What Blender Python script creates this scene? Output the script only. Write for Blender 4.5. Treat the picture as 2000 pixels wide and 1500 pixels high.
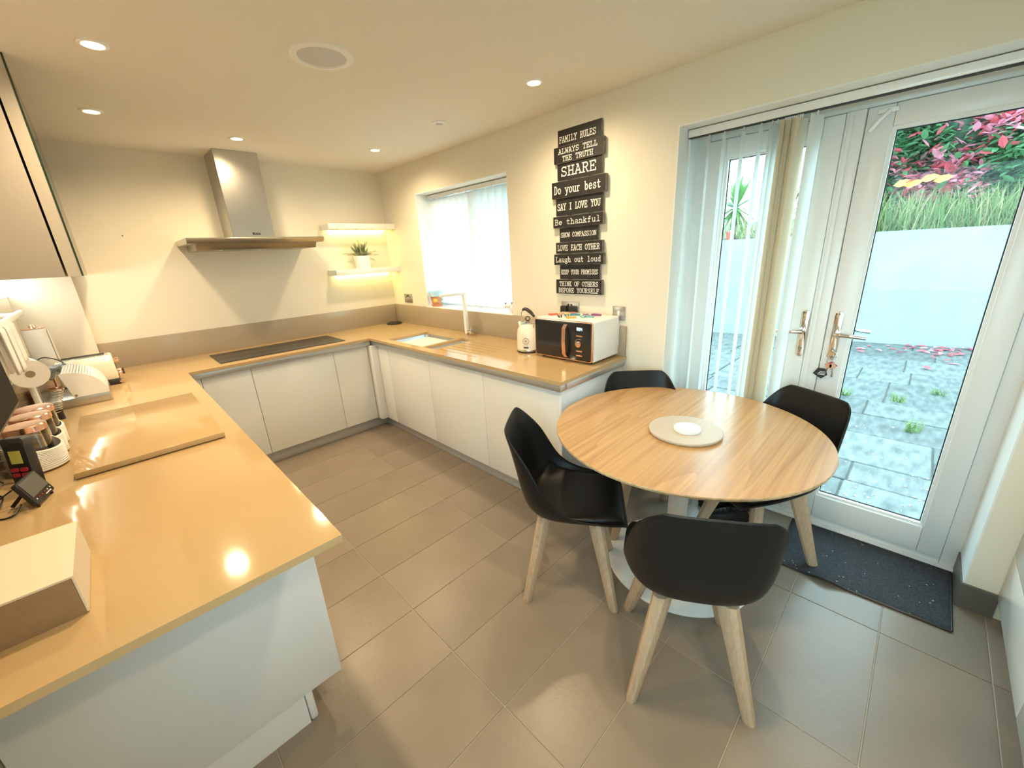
import bpy, bmesh, math, random
from mathutils import Vector, Matrix
random.seed(7)
for o in list(bpy.data.objects): bpy.data.objects.remove(o, do_unlink=True)
SC = bpy.context.scene
COL = SC.collection
PI = math.pi

# ------------------------------------------------------------------ camera
cam_d = bpy.data.cameras.new('camera'); cam = bpy.data.objects.new('camera', cam_d); COL.objects.link(cam)
RGT = Vector((0.70481478, -0.70762242, -0.05006637)); UPV = Vector((0.25358148, 0.18540393, 0.9493797)); FWD = Vector((0.66251985, 0.68183275, -0.31011537))
cam.matrix_world = Matrix(((RGT.x, UPV.x, -FWD.x, -2.20907), (RGT.y, UPV.y, -FWD.y, -4.00289), (RGT.z, UPV.z, -FWD.z, 1.5), (0, 0, 0, 1)))
cam_d.sensor_fit = 'HORIZONTAL'; cam_d.sensor_width = 36.0; cam_d.lens = 786.35 / 2000 * 36.0
cam_d.clip_start = 0.02; cam_d.clip_end = 200
SC.camera = cam
# ------------------------------------------------------------------ world (overcast sky) and exposure
W = bpy.data.worlds.new('overcast'); SC.world = W; W.use_nodes = True
bg = W.node_tree.nodes['Background']; bg.inputs[0].default_value = (0.64, 0.90, 1.0, 1); bg.inputs[1].default_value = 3.4
SC.view_settings.view_transform = 'Standard'; SC.view_settings.look = 'None'
SC.view_settings.exposure = 1.34; SC.view_settings.gamma = 1.0
SC.view_settings.use_curve_mapping = False
SPOT_W = 24.0
WARM = (1.0, 0.77, 0.47)

# ------------------------------------------------------------------ materials
def mat(name, col=(0.8, 0.8, 0.8), rough=0.5, metal=0.0, spec=0.5, noise=None, bump=None, coat=0.0, emit=None, rnd=0.0, trans=None):
    m = bpy.data.materials.new(name); m.use_nodes = True
    nt = m.node_tree; N = nt.nodes; L = nt.links; b = N['Principled BSDF']
    b.inputs['Base Color'].default_value = (*col, 1); b.inputs['Roughness'].default_value = rough
    b.inputs['Metallic'].default_value = metal; b.inputs['Specular IOR Level'].default_value = spec
    b.inputs['Coat Weight'].default_value = coat
    tc = N.new('ShaderNodeTexCoord')
    src = None
    if noise:   # (scale, amount, stretch)
        sc, am = noise[0], noise[1]; st = noise[2] if len(noise) > 2 else (1, 1, 1)
        mp = N.new('ShaderNodeMapping'); mp.inputs['Scale'].default_value = st; L.new(tc.outputs['Object'], mp.inputs[0])
        nz = N.new('ShaderNodeTexNoise'); nz.inputs['Scale'].default_value = sc; nz.inputs['Detail'].default_value = 5
        L.new(mp.outputs[0], nz.inputs['Vector'])
        mr = N.new('ShaderNodeMapRange'); mr.inputs[1].default_value = .3; mr.inputs[2].default_value = .7
        mr.inputs[3].default_value = 1 - am; mr.inputs[4].default_value = 1 + am; L.new(nz.outputs['Fac'], mr.inputs[0])
        src = mr.outputs[0]
    if rnd:
        oi = N.new('ShaderNodeObjectInfo'); m2 = N.new('ShaderNodeMapRange'); m2.inputs[3].default_value = 1 - rnd; m2.inputs[4].default_value = 1 + rnd
        L.new(oi.outputs['Random'], m2.inputs[0])
        if src:
            mm = N.new('ShaderNodeMath'); mm.operation = 'MULTIPLY'; L.new(src, mm.inputs[0]); L.new(m2.outputs[0], mm.inputs[1]); src = mm.outputs[0]
        else: src = m2.outputs[0]
    if src:
        vm = N.new('ShaderNodeVectorMath'); vm.operation = 'SCALE'; vm.inputs[0].default_value = col; L.new(src, vm.inputs['Scale'])
        L.new(vm.outputs[0], b.inputs['Base Color'])
    if bump:    # (scale, strength, stretch)
        mp = N.new('ShaderNodeMapping'); mp.inputs['Scale'].default_value = bump[2] if len(bump) > 2 else (1, 1, 1); L.new(tc.outputs['Object'], mp.inputs[0])
        nz = N.new('ShaderNodeTexNoise'); nz.inputs['Scale'].default_value = bump[0]; nz.inputs['Detail'].default_value = 4; L.new(mp.outputs[0], nz.inputs['Vector'])
        bp = N.new('ShaderNodeBump'); bp.inputs['Strength'].default_value = bump[1]; bp.inputs['Distance'].default_value = .01
        L.new(nz.outputs['Fac'], bp.inputs['Height']); L.new(bp.outputs[0], b.inputs['Normal'])
    if emit:
        b.inputs['Emission Color'].default_value = (*emit[0], 1); b.inputs['Emission Strength'].default_value = emit[1]
    if trans:   # translucent mix
        t = N.new('ShaderNodeBsdfTranslucent'); t.inputs[0].default_value = (*col, 1)
        mx = N.new('ShaderNodeMixShader'); mx.inputs[0].default_value = trans
        L.new(b.outputs[0], mx.inputs[1]); L.new(t.outputs[0], mx.inputs[2]); L.new(mx.outputs[0], N['Material Output'].inputs[0])
    return m
def glassmat(name, tint=(0.93, 0.99, 0.99), refl=0.012):
    m = bpy.data.materials.new(name); m.use_nodes = True; nt = m.node_tree; N = nt.nodes; L = nt.links
    N.remove(N['Principled BSDF'])
    t = N.new('ShaderNodeBsdfTransparent'); t.inputs[0].default_value = (*tint, 1)
    g = N.new('ShaderNodeBsdfGlossy'); g.inputs['Roughness'].default_value = .02
    fr = N.new('ShaderNodeFresnel'); fr.inputs[0].default_value = 1.45
    mu = N.new('ShaderNodeMath'); mu.operation = 'MULTIPLY'; mu.inputs[1].default_value = refl / 0.04; L.new(fr.outputs[0], mu.inputs[0])
    mx = N.new('ShaderNodeMixShader'); L.new(mu.outputs[0], mx.inputs[0]); L.new(t.outputs[0], mx.inputs[1]); L.new(g.outputs[0], mx.inputs[2])
    L.new(mx.outputs[0], N['Material Output'].inputs[0]); return m
def woodmat(name, c0, c1, scale=7, rough=.45, stretch=(.22, 1, 1), lines=True):
    m = mat(name, c0, rough); nt = m.node_tree; N = nt.nodes; L = nt.links; b = N['Principled BSDF']
    tc = N.new('ShaderNodeTexCoord'); mp = N.new('ShaderNodeMapping'); mp.inputs['Scale'].default_value = stretch; L.new(tc.outputs['Object'], mp.inputs[0])
    n1 = N.new('ShaderNodeTexNoise'); n1.inputs['Scale'].default_value = scale * .55; n1.inputs['Detail'].default_value = 2; n1.inputs['Distortion'].default_value = .6; L.new(mp.outputs[0], n1.inputs['Vector'])
    m1 = N.new('ShaderNodeMath'); m1.operation = 'MULTIPLY'; m1.inputs[1].default_value = 14; L.new(n1.outputs['Fac'], m1.inputs[0])
    fr = N.new('ShaderNodeMath'); fr.operation = 'FRACT'; L.new(m1.outputs[0], fr.inputs[0])
    pw = N.new('ShaderNodeMath'); pw.operation = 'POWER'; pw.inputs[1].default_value = 3.0; L.new(fr.outputs[0], pw.inputs[0])
    mp2 = N.new('ShaderNodeMapping'); mp2.inputs['Scale'].default_value = (stretch[0] * .25, stretch[1], stretch[2]); L.new(tc.outputs['Object'], mp2.inputs[0])
    n2 = N.new('ShaderNodeTexNoise'); n2.inputs['Scale'].default_value = scale * 14; n2.inputs['Detail'].default_value = 4; L.new(mp2.outputs[0], n2.inputs['Vector'])
    ad = N.new('ShaderNodeMath'); ad.operation = 'MULTIPLY_ADD'; ad.inputs[1].default_value = .42 if lines else .15; L.new(pw.outputs[0], ad.inputs[0])
    m3 = N.new('ShaderNodeMapRange'); m3.inputs[1].default_value = .3; m3.inputs[2].default_value = .75; m3.inputs[3].default_value = 0; m3.inputs[4].default_value = .75; L.new(n2.outputs['Fac'], m3.inputs[0])
    L.new(m3.outputs[0], ad.inputs[2])
    mx = N.new('ShaderNodeMix'); mx.data_type = 'RGBA'; L.new(ad.outputs[0], mx.inputs[0])
    mx.inputs[6].default_value = (*c0, 1); mx.inputs[7].default_value = (*c1, 1)
    L.new(mx.outputs[2], b.inputs['Base Color']); return m

M = {}
M['wall'] = mat('wall_paint', (.82, .765, .645), .75, noise=(1.2, .02), spec=.2)
M['ceiling'] = mat('ceiling_paint', (.80, .76, .68), .85, spec=.15)
M['reveal'] = mat('reveal_white', (.85, .85, .82), .6)
M['tile'] = mat('floor_tile', (.240, .194, .150), .30, noise=(3.0, .10), rnd=.05, bump=(60, .05), spec=.45)
M['grout'] = mat('grout', (.42, .36, .29), .8)
M['skirt'] = mat('skirting_tile', (.13, .115, .10), .42, noise=(4, .08))
M['worktop'] = mat('quartz_worktop', (.50, .345, .175), .085, noise=(220, .025), spec=.55)
M['upstand'] = mat('quartz_upstand', (.40, .325, .235), .16, noise=(200, .04), spec=.5)
M['gloss'] = mat('gloss_white_door', (.80, .79, .755), .10, spec=.45)
M['panel'] = mat('white_end_panel', (.78, .79, .81), .28, spec=.4)
M['carcass'] = mat('carcass', (.70, .68, .64), .5)
M['rail'] = mat('aluminium_rail', (.55, .55, .55), .32, metal=.85)
M['plinth'] = mat('plinth_satin', (.52, .51, .50), .35, metal=.25)
M['steel'] = mat('brushed_steel', (.56, .55, .53), .30, metal=1.0, bump=(90, .03, (1, 1, .02)))
M['steel_dark'] = mat('dark_steel', (.30, .27, .22), .35, metal=.9)
M['chrome'] = mat('chrome', (.78, .78, .78), .08, metal=1.0)
M['black_glass'] = mat('black_glass', (.022, .021, .022), .07, spec=.5)
M['hob'] = mat('hob_glass', (.03, .027, .025), .22, spec=.4)
M['black'] = mat('black_plastic', (.018, .018, .019), .38)
M['seat'] = mat('black_leatherette', (.009, .009, .0095), .42, spec=.3, bump=(160, .08))
M['shell'] = mat('black_shell', (.007, .007, .0075), .42, spec=.3)
M['copper'] = mat('rose_copper', (.83, .52, .40), .18, metal=1.0)
M['cream'] = mat('cream_enamel', (.84, .78, .64), .15)
M['white'] = mat('white_gloss', (.86, .86, .85), .18)
M['white_matt'] = mat('white_matt', (.84, .84, .82), .6)
M['upvc'] = mat('upvc', (.80, .80, .79), .28)
M['gasket'] = mat('gasket', (.02, .02, .02), .6)
M['glass'] = glassmat('door_glass')
M['jar'] = glassmat('jar_glass', (.97, .97, .95), .09)
M['slat'] = mat('blind_fabric', (.84, .86, .84), .8, trans=.5)
M['slat_cream'] = mat('blind_fabric_cream', (.95, .86, .70), .8, trans=.4)  # cream colour for most of the bunched door blind slats
M['oak'] = woodmat('oak_veneer', (.58, .365, .175), (.38, .215, .095), 5.0, .28, (.10, 1, 1))
M['ply'] = mat('ply_edge', (.52, .37, .21), .6, noise=(40, .25))
M['leg'] = woodmat('beech_leg', (.56, .40, .27), (.40, .265, .165), 14, .5, (1, 1, .12), False)
M['base'] = mat('white_base', (.82, .81, .78), .35)
M['susan'] = mat('turntable_beige', (.52, .46, .385), .45)
M['mat'] = mat('doormat', (.042, .046, .054), .95, noise=(160, .5), bump=(220, .8))
M['mat_spec'] = mat('mat_fluff', (.5, .5, .5), .9)
M['sign'] = mat('sign_black', (.014, .014, .014), .6, noise=(30, .3))
M['sign_edge'] = mat('sign_edge', (.20, .17, .14), .8, noise=(40, .4))
M['ink'] = mat('sign_white', (.80, .79, .76), .7)
M['terracotta'] = mat('terracotta', (.62, .26, .14), .7, noise=(20, .1))
M['sky_blue'] = mat('paint_blue', (.45, .68, .86), .6, noise=(25, .15))
M['sun'] = mat('paint_sun', (.95, .62, .12), .6)
M['stone_pot'] = mat('marble_pot', (.80, .86, .88), .4, noise=(18, .12))
M['leaf_grey'] = mat('succulent', (.30, .34, .19), .6, noise=(30, .3))
M['leaf_brown'] = mat('dried_leaf', (.42, .38, .16), .7)
M['card'] = mat('cardboard', (.29, .18, .09), .8, noise=(60, .06))
M['card_white'] = mat('card_top', (.72, .62, .48), .55)
M['paper'] = mat('paper', (.86, .85, .82), .85, bump=(80, .15))
M['cloth'] = mat('cloth', (.80, .79, .76), .9, bump=(120, .2))
M['cloth_blue'] = mat('cloth_blue', (.50, .58, .64), .9, bump=(90, .3))
M['ribbed'] = mat('white_ceramic', (.80, .77, .70), .35)
M['screen'] = mat('dark_screen', (.10, .10, .095), .25)
M['lcd'] = mat('lcd_yellow', (.70, .66, .16), .4)
M['red'] = mat('red_button', (.50, .03, .05), .4)
M['lamp'] = mat('lamp_glow', (1, .9, .7), .5, emit=((1.0, .80, .45), 14.0))
M['strip'] = mat('strip_glow', (1, 1, .95), .5, emit=((1.0, 1.0, .86), 4.0))
M['led'] = mat('shelf_led', (1, .95, .6), .5, emit=((1.0, .90, .28), 9.0))
M['digits'] = mat('clock_digits', (.2, .5, .6), .5, emit=((.45, .9, 1.0), 3.0))
M['grille'] = mat('speaker_grille', (.62, .62, .62), .6, bump=(300, .4))
M['render_wall'] = mat('white_render', (.26, .285, .285), .9, noise=(2.5, .08), bump=(6, .25))
M['slab'] = mat('stone_slab', (.112, .122, .118), .55, noise=(6, .42, (1, 3, 1)), rnd=.2, bump=(9, .6, (1, 2.5, 1)))
M['joint'] = mat('sandy_joint', (.11, .105, .09), .9, noise=(14, .2))
M['grass'] = mat('grass', (.17, .26, .09), .8, rnd=.0, trans=.3)
M['straw'] = mat('straw', (.40, .37, .19), .8, trans=.3)
M['leaf_green'] = mat('leaf_green', (.10, .24, .11), .45, trans=.25)
M['leaf_red'] = mat('leaf_red', (.62, .10, .13), .45, trans=.25)
M['leaf_pink'] = mat('leaf_pink', (.66, .26, .34), .5, trans=.25)
M['leaf_orange'] = mat('leaf_orange', (.85, .42, .07), .5, trans=.25)
M['yucca'] = mat('yucca_leaf', (.13, .27, .09), .45, trans=.25)
M['bark'] = mat('bark', (.12, .085, .06), .9, noise=(20, .3))
M['soil'] = mat('soil', (.12, .10, .075), .95, noise=(8, .3))

# ------------------------------------------------------------------ mesh helpers
def tag(o, label=None, cat=None, group=None, kind=None):
    if label: o['label'] = label
    if cat: o['category'] = cat
    if group: o['group'] = group
    if kind: o['kind'] = kind
    return o
def empty(name, loc, label=None, cat=None, group=None, rz=0.0):
    o = bpy.data.objects.new(name, None); COL.objects.link(o); o.location = loc; o.rotation_euler = (0, 0, rz); o.empty_display_size = .05
    return tag(o, label, cat, group)
def wloc(o):
    v = Vector((0, 0, 0))
    while o: v = v + o.location; o = o.parent
    return v
class MB:
    def __init__(s): s.v = []; s.f = []; s.mi = []
    def add(s, vs, fs, mi=0):
        k = len(s.v); s.v += [tuple(a) for a in vs]; s.f += [tuple(i + k for i in f) for f in fs]; s.mi += [mi] * len(fs); return s
    def rope(s, path, r, n=6, k=6):
        P = [Vector(p) for p in path]; Q = []
        for i in range(len(P) - 1):
            a, b, c, d = P[max(i - 1, 0)], P[i], P[i + 1], P[min(i + 2, len(P) - 1)]
            for j in range(k):
                f = j / k; Q.append(.5 * (2 * b + (c - a) * f + (2 * a - 5 * b + 4 * c - d) * f * f + (3 * b - 3 * c + d - a) * f ** 3))
        return s.tube(Q + [P[-1]], r, n)
    def box(s, x0, x1, y0, y1, z0, z1, mi=0):
        x0, x1 = min(x0, x1), max(x0, x1); y0, y1 = min(y0, y1), max(y0, y1); z0, z1 = min(z0, z1), max(z0, z1)
        return s.add([(x0, y0, z0), (x1, y0, z0), (x1, y1, z0), (x0, y1, z0), (x0, y0, z1), (x1, y0, z1), (x1, y1, z1), (x0, y1, z1)],
                     [(0, 3, 2, 1), (4, 5, 6, 7), (0, 1, 5, 4), (1, 2, 6, 5), (2, 3, 7, 6), (3, 0, 4, 7)], mi)
    def cyl(s, p0, p1, r0, r1=None, n=20, mi=0, caps=True):
        r1 = r0 if r1 is None else r1; p0 = Vector(p0); p1 = Vector(p1); d = (p1 - p0).normalized()
        a = d.orthogonal().normalized(); b = d.cross(a); vs = []
        for p, r in ((p0, r0), (p1, r1)):
            for i in range(n):
                t = 2 * PI * i / n; vs.append(p + (a * math.cos(t) + b * math.sin(t)) * r)
        fs = [(i, (i + 1) % n, n + (i + 1) % n, n + i) for i in range(n)]
        if caps: fs += [tuple(range(n))[::-1], tuple(range(n, 2 * n))]
        return s.add(vs, fs, mi)
    def lathe(s, prof, c=(0, 0, 0), n=32, mi=0, zfun=None):
        vs = []; fs = []; m = len(prof)
        for i in range(n):
            t = 2 * PI * i / n
            for j, (r, z) in enumerate(prof):
                dz = zfun(t, j) if zfun else 0
                vs.append((c[0] + r * math.cos(t), c[1] + r * math.sin(t), c[2] + z + dz))
        for i in range(n):
            k = (i + 1) % n
            for j in range(m - 1): fs.append((i * m + j, k * m + j, k * m + j + 1, i * m + j + 1))
        if prof[0][0] > 1e-6 and zfun is None: fs.append(tuple(i * m for i in range(n))[::-1])
        if prof[-1][0] > 1e-6 and zfun is None: fs.append(tuple(i * m + m - 1 for i in range(n)))
        return s.add(vs, fs, mi)
    def tube(s, path, r, n=8, mi=0):
        P = [Vector(p) for p in path]; rs = r if isinstance(r, (list, tuple)) else [r] * len(P); vs = []; fs = []
        a = None
        for i, p in enumerate(P):
            d = (P[min(i + 1, len(P) - 1)] - P[max(i - 1, 0)]).normalized()
            if a is None: a = d.orthogonal().normalized()
            else: a = (a - d * a.dot(d)).normalized()
            b = d.cross(a)
            for k in range(n):
                t = 2 * PI * k / n; vs.append(p + (a * math.cos(t) + b * math.sin(t)) * rs[i])
        for i in range(len(P) - 1):
            for k in range(n): fs.append((i * n + k, i * n + (k + 1) % n, (i + 1) * n + (k + 1) % n, (i + 1) * n + k))
        fs += [tuple(range(n))[::-1], tuple(range((len(P) - 1) * n, len(P) * n))]
        return s.add(vs, fs, mi)
    def prism(s, poly, o, u, w, n, t, mi=0):   # polygon in plane (u,w) at origin o, extruded along n by t
        o = Vector(o); u = Vector(u); w = Vector(w); n = Vector(n); k = len(poly)
        vs = [o + u * a + w * b for a, b in poly] + [o + u * a + w * b + n * t for a, b in poly]
        return s.add(vs, [tuple(range(k))[::-1], tuple(range(k, 2 * k))] + [(i, (i + 1) % k, k + (i + 1) % k, k + i) for i in range(k)], mi)
    def grid(s, fn, nu, nv, mi=0):
        vs = [fn(i / (nu - 1), j / (nv - 1)) for i in range(nu) for j in range(nv)]
        return s.add(vs, [(i * nv + j, (i + 1) * nv + j, (i + 1) * nv + j + 1, i * nv + j + 1) for i in range(nu - 1) for j in range(nv - 1)], mi)
    def build(s, name, m, parent=None, bevel=0, seg=2, smooth=None, local=False, rnd_normals=True):
        me = bpy.data.meshes.new(name)
        if parent is not None: off = Vector((0, 0, 0)) if local else wloc(parent)
        elif local: off = Vector((0, 0, 0))
        else:
            xs = [v[0] for v in s.v]; ys = [v[1] for v in s.v]; zs = [v[2] for v in s.v]
            off = Vector(((min(xs) + max(xs)) / 2, (min(ys) + max(ys)) / 2, min(zs)))
        me.from_pydata([tuple(Vector(v) - off) for v in s.v], [], s.f)
        for a in (m if isinstance(m, (list, tuple)) else [m]): me.materials.append(a)
        for p, i in zip(me.polygons, s.mi): p.material_index = i
        bm = bmesh.new(); bm.from_mesh(me); bmesh.ops.recalc_face_normals(bm, faces=bm.faces)
        if bevel:
            es = [e for e in bm.edges if len(e.link_faces) == 2 and e.calc_face_angle(0) > .5]
            bmesh.ops.bevel(bm, geom=es, offset=bevel, segments=seg, affect='EDGES', profile=.5, clamp_overlap=True)
        bm.to_mesh(me); bm.free()
        if smooth is not None or bevel:
            me.polygons.foreach_set('use_smooth', [True] * len(me.polygons))
            me.set_sharp_from_angle(angle=smooth if smooth is not None else .6)
        o = bpy.data.objects.new(name, me); COL.objects.link(o)
        if parent is not None: o.parent = parent
        elif not local: o.location = off
        return o
def box(name, m, parent, x0, x1, y0, y1, z0, z1, bevel=0, **k):
    return MB().box(x0, x1, y0, y1, z0, z1).build(name, m, parent, bevel, **k)
def struct(o): return tag(o, kind='structure')
def copy_tree(o, parent=None):
    c = o.copy(); COL.objects.link(c); c.parent = parent
    for ch in list(o.children): copy_tree(ch, c)
    return c
def link_mesh(name, me, parent, loc, rot=(0, 0, 0), scale=(1, 1, 1)):
    o = bpy.data.objects.new(name, me); COL.objects.link(o); o.parent = parent; o.location = loc; o.rotation_euler = rot; o.scale = scale; return o
def rrect(w, h, r, n=5):   # rounded rectangle polygon centred on 0
    P = []
    for cx, cy, a in ((w / 2 - r, h / 2 - r, 0), (-w / 2 + r, h / 2 - r, PI / 2), (-w / 2 + r, -h / 2 + r, PI), (w / 2 - r, -h / 2 + r, 1.5 * PI)):
        for i in range(n + 1):
            t = a + PI / 2 * i / n; P.append((cx + r * math.cos(t), cy + r * math.sin(t)))
    return P
X = Vector((1, 0, 0)); Y = Vector((0, 1, 0)); Z = Vector((0, 0, 1))

# ------------------------------------------------------------------ dimensions
H = 2.30; XL = -2.62; YF = -6.0; WT = .36
ZC = .852; TT = .02; ZU = 1.04; DB = .66; XP = -1.937; YPE = -3.085; YE = -2.766
WY0, WY1, WZ0, WZ1 = -.614, -1.788, 1.045, 2.04
DY0, DY1, DZ1 = -3.0, -4.345, 2.05

# ------------------------------------------------------------------ room shell
fl = struct(box('floor', M['grout'], None, XL - .1, WT, YF - .1, .1, -.06, -.003))
TX, TY = .6015, .2965
tm = MB().box(.0017, TX - .0017, .0017, TY - .0017, -.012, 0)
t0 = tm.build('tile', M['tile'], fl, bevel=.0012, seg=1, local=True); tme = t0.data; bpy.data.objects.remove(t0)
fo = wloc(fl)
for i in range(-4, 2):
    for j in range(-5, 16):
        x = -.980 + i * TX; y = -4.126 + j * TY
        if x > .27 or x + TX < XL - .05 or y > .0 or y + TY < YF: continue
        if x > -.45 and (y > -3.0 or y < -4.40) and x > -.1: continue
        link_mesh('tile', tme, fl, Vector((x, y, 0)) - fo)
struct(box('ceiling', M['ceiling'], None, XL - .1, WT, YF - .1, .15, H, H + .1))
struct(box('wall_back', M['wall'], None, XL - .1, WT, 0, .15, 0, H))
wa, wb_, wz, wt_ = -3.55, -5.35, .75, 2.06
wf = MB(); wf.box(XL - .12, XL, wa, 0, 0, H); wf.box(XL - .12, XL, YF, wb_, 0, H); wf.box(XL - .12, XL, wb_, wa, wt_, H); wf.box(XL - .12, XL, wb_, wa, 0, wz)
struct(wf.build('wall_left', M['wall']))
wm = (wa + wb_) / 2; d2 = MB(); e0, e1 = XL - .1, XL - .03
d2.box(e0, e1, wa, wa - .06, wz + .06, wt_ - .06); d2.box(e0, e1, wb_ + .06, wb_, wz + .06, wt_ - .06); d2.box(e0, e1, wm - .03, wm + .03, wz + .06, wt_ - .06); d2.box(e0, e1, wa, wb_, wt_ - .06, wt_); d2.box(e0, e1, wa, wb_, wz, wz + .06)
d2 = struct(d2.build('fill_window', M['upvc'], bevel=.004))  # unseen window added behind the camera for cool daylight fill
for a, b in ((wa - .06, wm + .03), (wm - .03, wb_ + .06)): box('pane', M['glass'], d2, XL - .07, XL - .064, a, b, wz + .06, wt_ - .06)
struct(box('unseen_ground', mat('unseen_ground', (.09, .13, .05), .9, noise=(3, .3)), None, -14, XL - .12, -14, 8, -.3, -.12))  # unseen ground added outside that window to cut off low sky light
struct(box('wall_front', M['wall'], None, XL - .1, WT, YF - .12, YF, 0, H))
wr = MB()
wr.box(0, WT, 0, WY0, 0, H); wr.box(0, WT, WY0, WY1, 0, WZ0); wr.box(0, WT, WY0, WY1, WZ1, H)
wr.box(0, WT, WY1, DY0, 0, H); wr.box(0, WT, DY0, DY1, DZ1, H); wr.box(0, WT, DY1, YF, 0, H)
struct(wr.build('wall_right', M['wall']))
# white painted reveals lining the openings
rv = MB()
rv.box(-.001, .27, DY0, DY0 - .006, 0, DZ1); rv.box(-.001, .27, DY1, DY1 + .006, .0, DZ1); rv.box(-.001, .27, DY0 - .006, DY1 + .006, DZ1 - .006, DZ1)
rv.box(-.001, .2, WY0, WY0 - .006, WZ0, WZ1); rv.box(-.001, .2, WY1, WY1 + .006, WZ0, WZ1); rv.box(-.001, .2, WY0 - .006, WY1 + .006, WZ1 - .006, WZ1)
struct(rv.build('trim_1', M['reveal']))
struct(box('trim_2', M['wall'], None, XL, -2.32, -.045, 0, ZC, H))       # boxed-in pipe corner
sk = MB(); sk.box(-.012, 0, DY1 + .012, -4.44, 0, .112); sk.box(.0005, .235, DY1, DY1 + .012, 0, .112)
struct(sk.build('baseboard_right', M['skirt'], bevel=.001, seg=1))
# small screw hole left in the back wall
sh = MB().cyl((-2.003, -.004, 1.745), (-2.003, 0, 1.745), .004, n=10).build('wall_plug', M['bark']); tag(sh, 'small dark screw plug left in the bare wall beside the extractor hood', 'screw plug')

# ------------------------------------------------------------------ window behind the sink
w1 = MB()
fx0, fx1 = .19, .26
w1.box(fx0, fx1, WY0, WY1, WZ0, WZ0 + .06); w1.box(fx0, fx1, WY0, WY1, WZ1 - .06, WZ1); w1.box(fx0, fx1, WY0, WY0 - .06, WZ0 + .06, WZ1 - .06); w1.box(fx0, fx1, WY1 + .06, WY1, WZ0 + .06, WZ1 - .06)
ym = (WY0 + WY1) / 2; w1.box(fx0, fx1, ym + .035, ym - .035, WZ0 + .06, WZ1 - .06)
win = struct(w1.build('window_1', M['upvc']))
for a, b in ((WY0 - .06, ym + .035), (ym - .035, WY1 + .06)): box('pane', M['glass'], win, .222, .228, a, b, WZ0 + .06, WZ1 - .06)
box('window_sill', M['white'], win, -.018, .19, WY0 - .002, WY1 + .002, WZ0 - .022, WZ0 + .001, bevel=.004)

# ------------------------------------------------------------------ french doors
fr = MB(); gx = .235
fr.box(gx, .31, DY0, DY0 - .07, 0, DZ1); fr.box(gx, .31, DY1 + .06, DY1, 0, DZ1); fr.box(gx, .31, DY0 - .07, DY1 + .06, DZ1 - .055, DZ1); fr.box(gx, .31, DY0 - .07, DY1 + .06, 0, .05)
fr.box(gx - .02, gx, DY0, DY1, 0, .02)
door = struct(fr.build('door_1', M['upvc'], bevel=.004))
def leaf(y0, y1, g0, g1, hy, lever_dir, z0=.056, z1=1.99):
    l = MB(); a, b = .215, .285; gz0, gz1 = .187, 1.908
    l.box(a, b, y0, g0, z0, z1); l.box(a, b, g1, y1, z0, z1); l.box(a, b, g0, g1, z0, gz0); l.box(a, b, g0, g1, gz1, z1)
    lf = l.build('door_leaf', M['upvc'], door, bevel=.005)
    bd = MB(); t = .012
    for (q0, q1, r0, r1) in ((g0, g0 - t, gz0, gz1), (g1 + t, g1, gz0, gz1), (g0 - t, g1 + t, gz0, gz0 + t), (g0 - t, g1 + t, gz1 - t, gz1)): bd.box(a + .012, a + .03, q0, q1, r0, r1)
    bd.build('glazing_bead', M['white_matt'], lf)
    gk = MB(); t2 = .016
    for (q0, q1, r0, r1) in ((g0, g0 - t2, gz0, gz1), (g1 + t2, g1, gz0, gz1), (g0 - t2, g1 + t2, gz0, gz0 + t2), (g0 - t2, g1 + t2, gz1 - t2, gz1)): gk.box(a + .031, a + .036, q0, q1, r0, r1)
    gk.build('gasket', M['gasket'], lf)
    box('pane', M['glass'], lf, a + .033, a + .039, g0, g1, gz0, gz1)
    pl = MB().prism(rrect(.034, .232, .0165), (a, hy, 1.044), Y, Z, -X, .010).build('handle_plate', M['chrome'], lf, bevel=.002)
    lv = MB(); lv.cyl((a - .008, hy, 1.058), (a - .045, hy, 1.058), .011, n=14)
    lv.tube([(a - .042, hy, 1.058), (a - .05, hy + lever_dir * .02, 1.058), (a - .052, hy + lever_dir * .06, 1.056), (a - .05, hy + lever_dir * .115, 1.052)], [.010, .010, .009, .008], 10)
    lv.build('lever', M['chrome'], lf, smooth=.7)
    ex = MB(); ex.cyl((b, hy, 1.058), (b + .045, hy, 1.058), .011, n=12); ex.tube([(b + .045, hy, 1.058), (b + .05, hy + lever_dir * .06, 1.056), (b + .05, hy + lever_dir * .115, 1.052)], .009, 10)
    ex.build('outer_lever', M['chrome'], lf, smooth=.7)
    ky = MB(); ky.cyl((a - .009, hy, .972), (a - .013, hy, .972), .009, n=16); ky.box(a - .0135, a - .009, hy - .004, hy + .004, .95, .97)
    for zz in (1.148, .941): ky.cyl((a - .010, hy, zz), (a - .0125, hy, zz), .005, n=10)
    ky.build('lock_cylinder', M['steel_dark'], lf)
    return lf
lfL = leaf(-3.068, -3.632, -3.158, -3.556, -3.612, 1)
lfR = leaf(-3.702, -4.283, -3.79, -4.203, -3.743, -1)
ast = MB(); ast.box(.205, .286, -3.634, -3.700, .056, 1.99); ast.box(.198, .206, -3.645, -3.662, .056, 1.99)
ast.build('meeting_post', M['upvc'], door, bevel=.004)
MB().box(.262, .272, -3.7, -3.7025, .056, 1.99).build('shadow_gap', M['gasket'], door)
sc = MB(); sc.box(.198, .214, -3.735, -3.80, 1.958, 1.976); sc.tube([(.196, -3.775, 1.966), (.186, -3.745, 1.93), (.19, -3.72, 1.898)], .008, 8)
sc.build('restrictor_catch', M['white'], door, bevel=.003)

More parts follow.
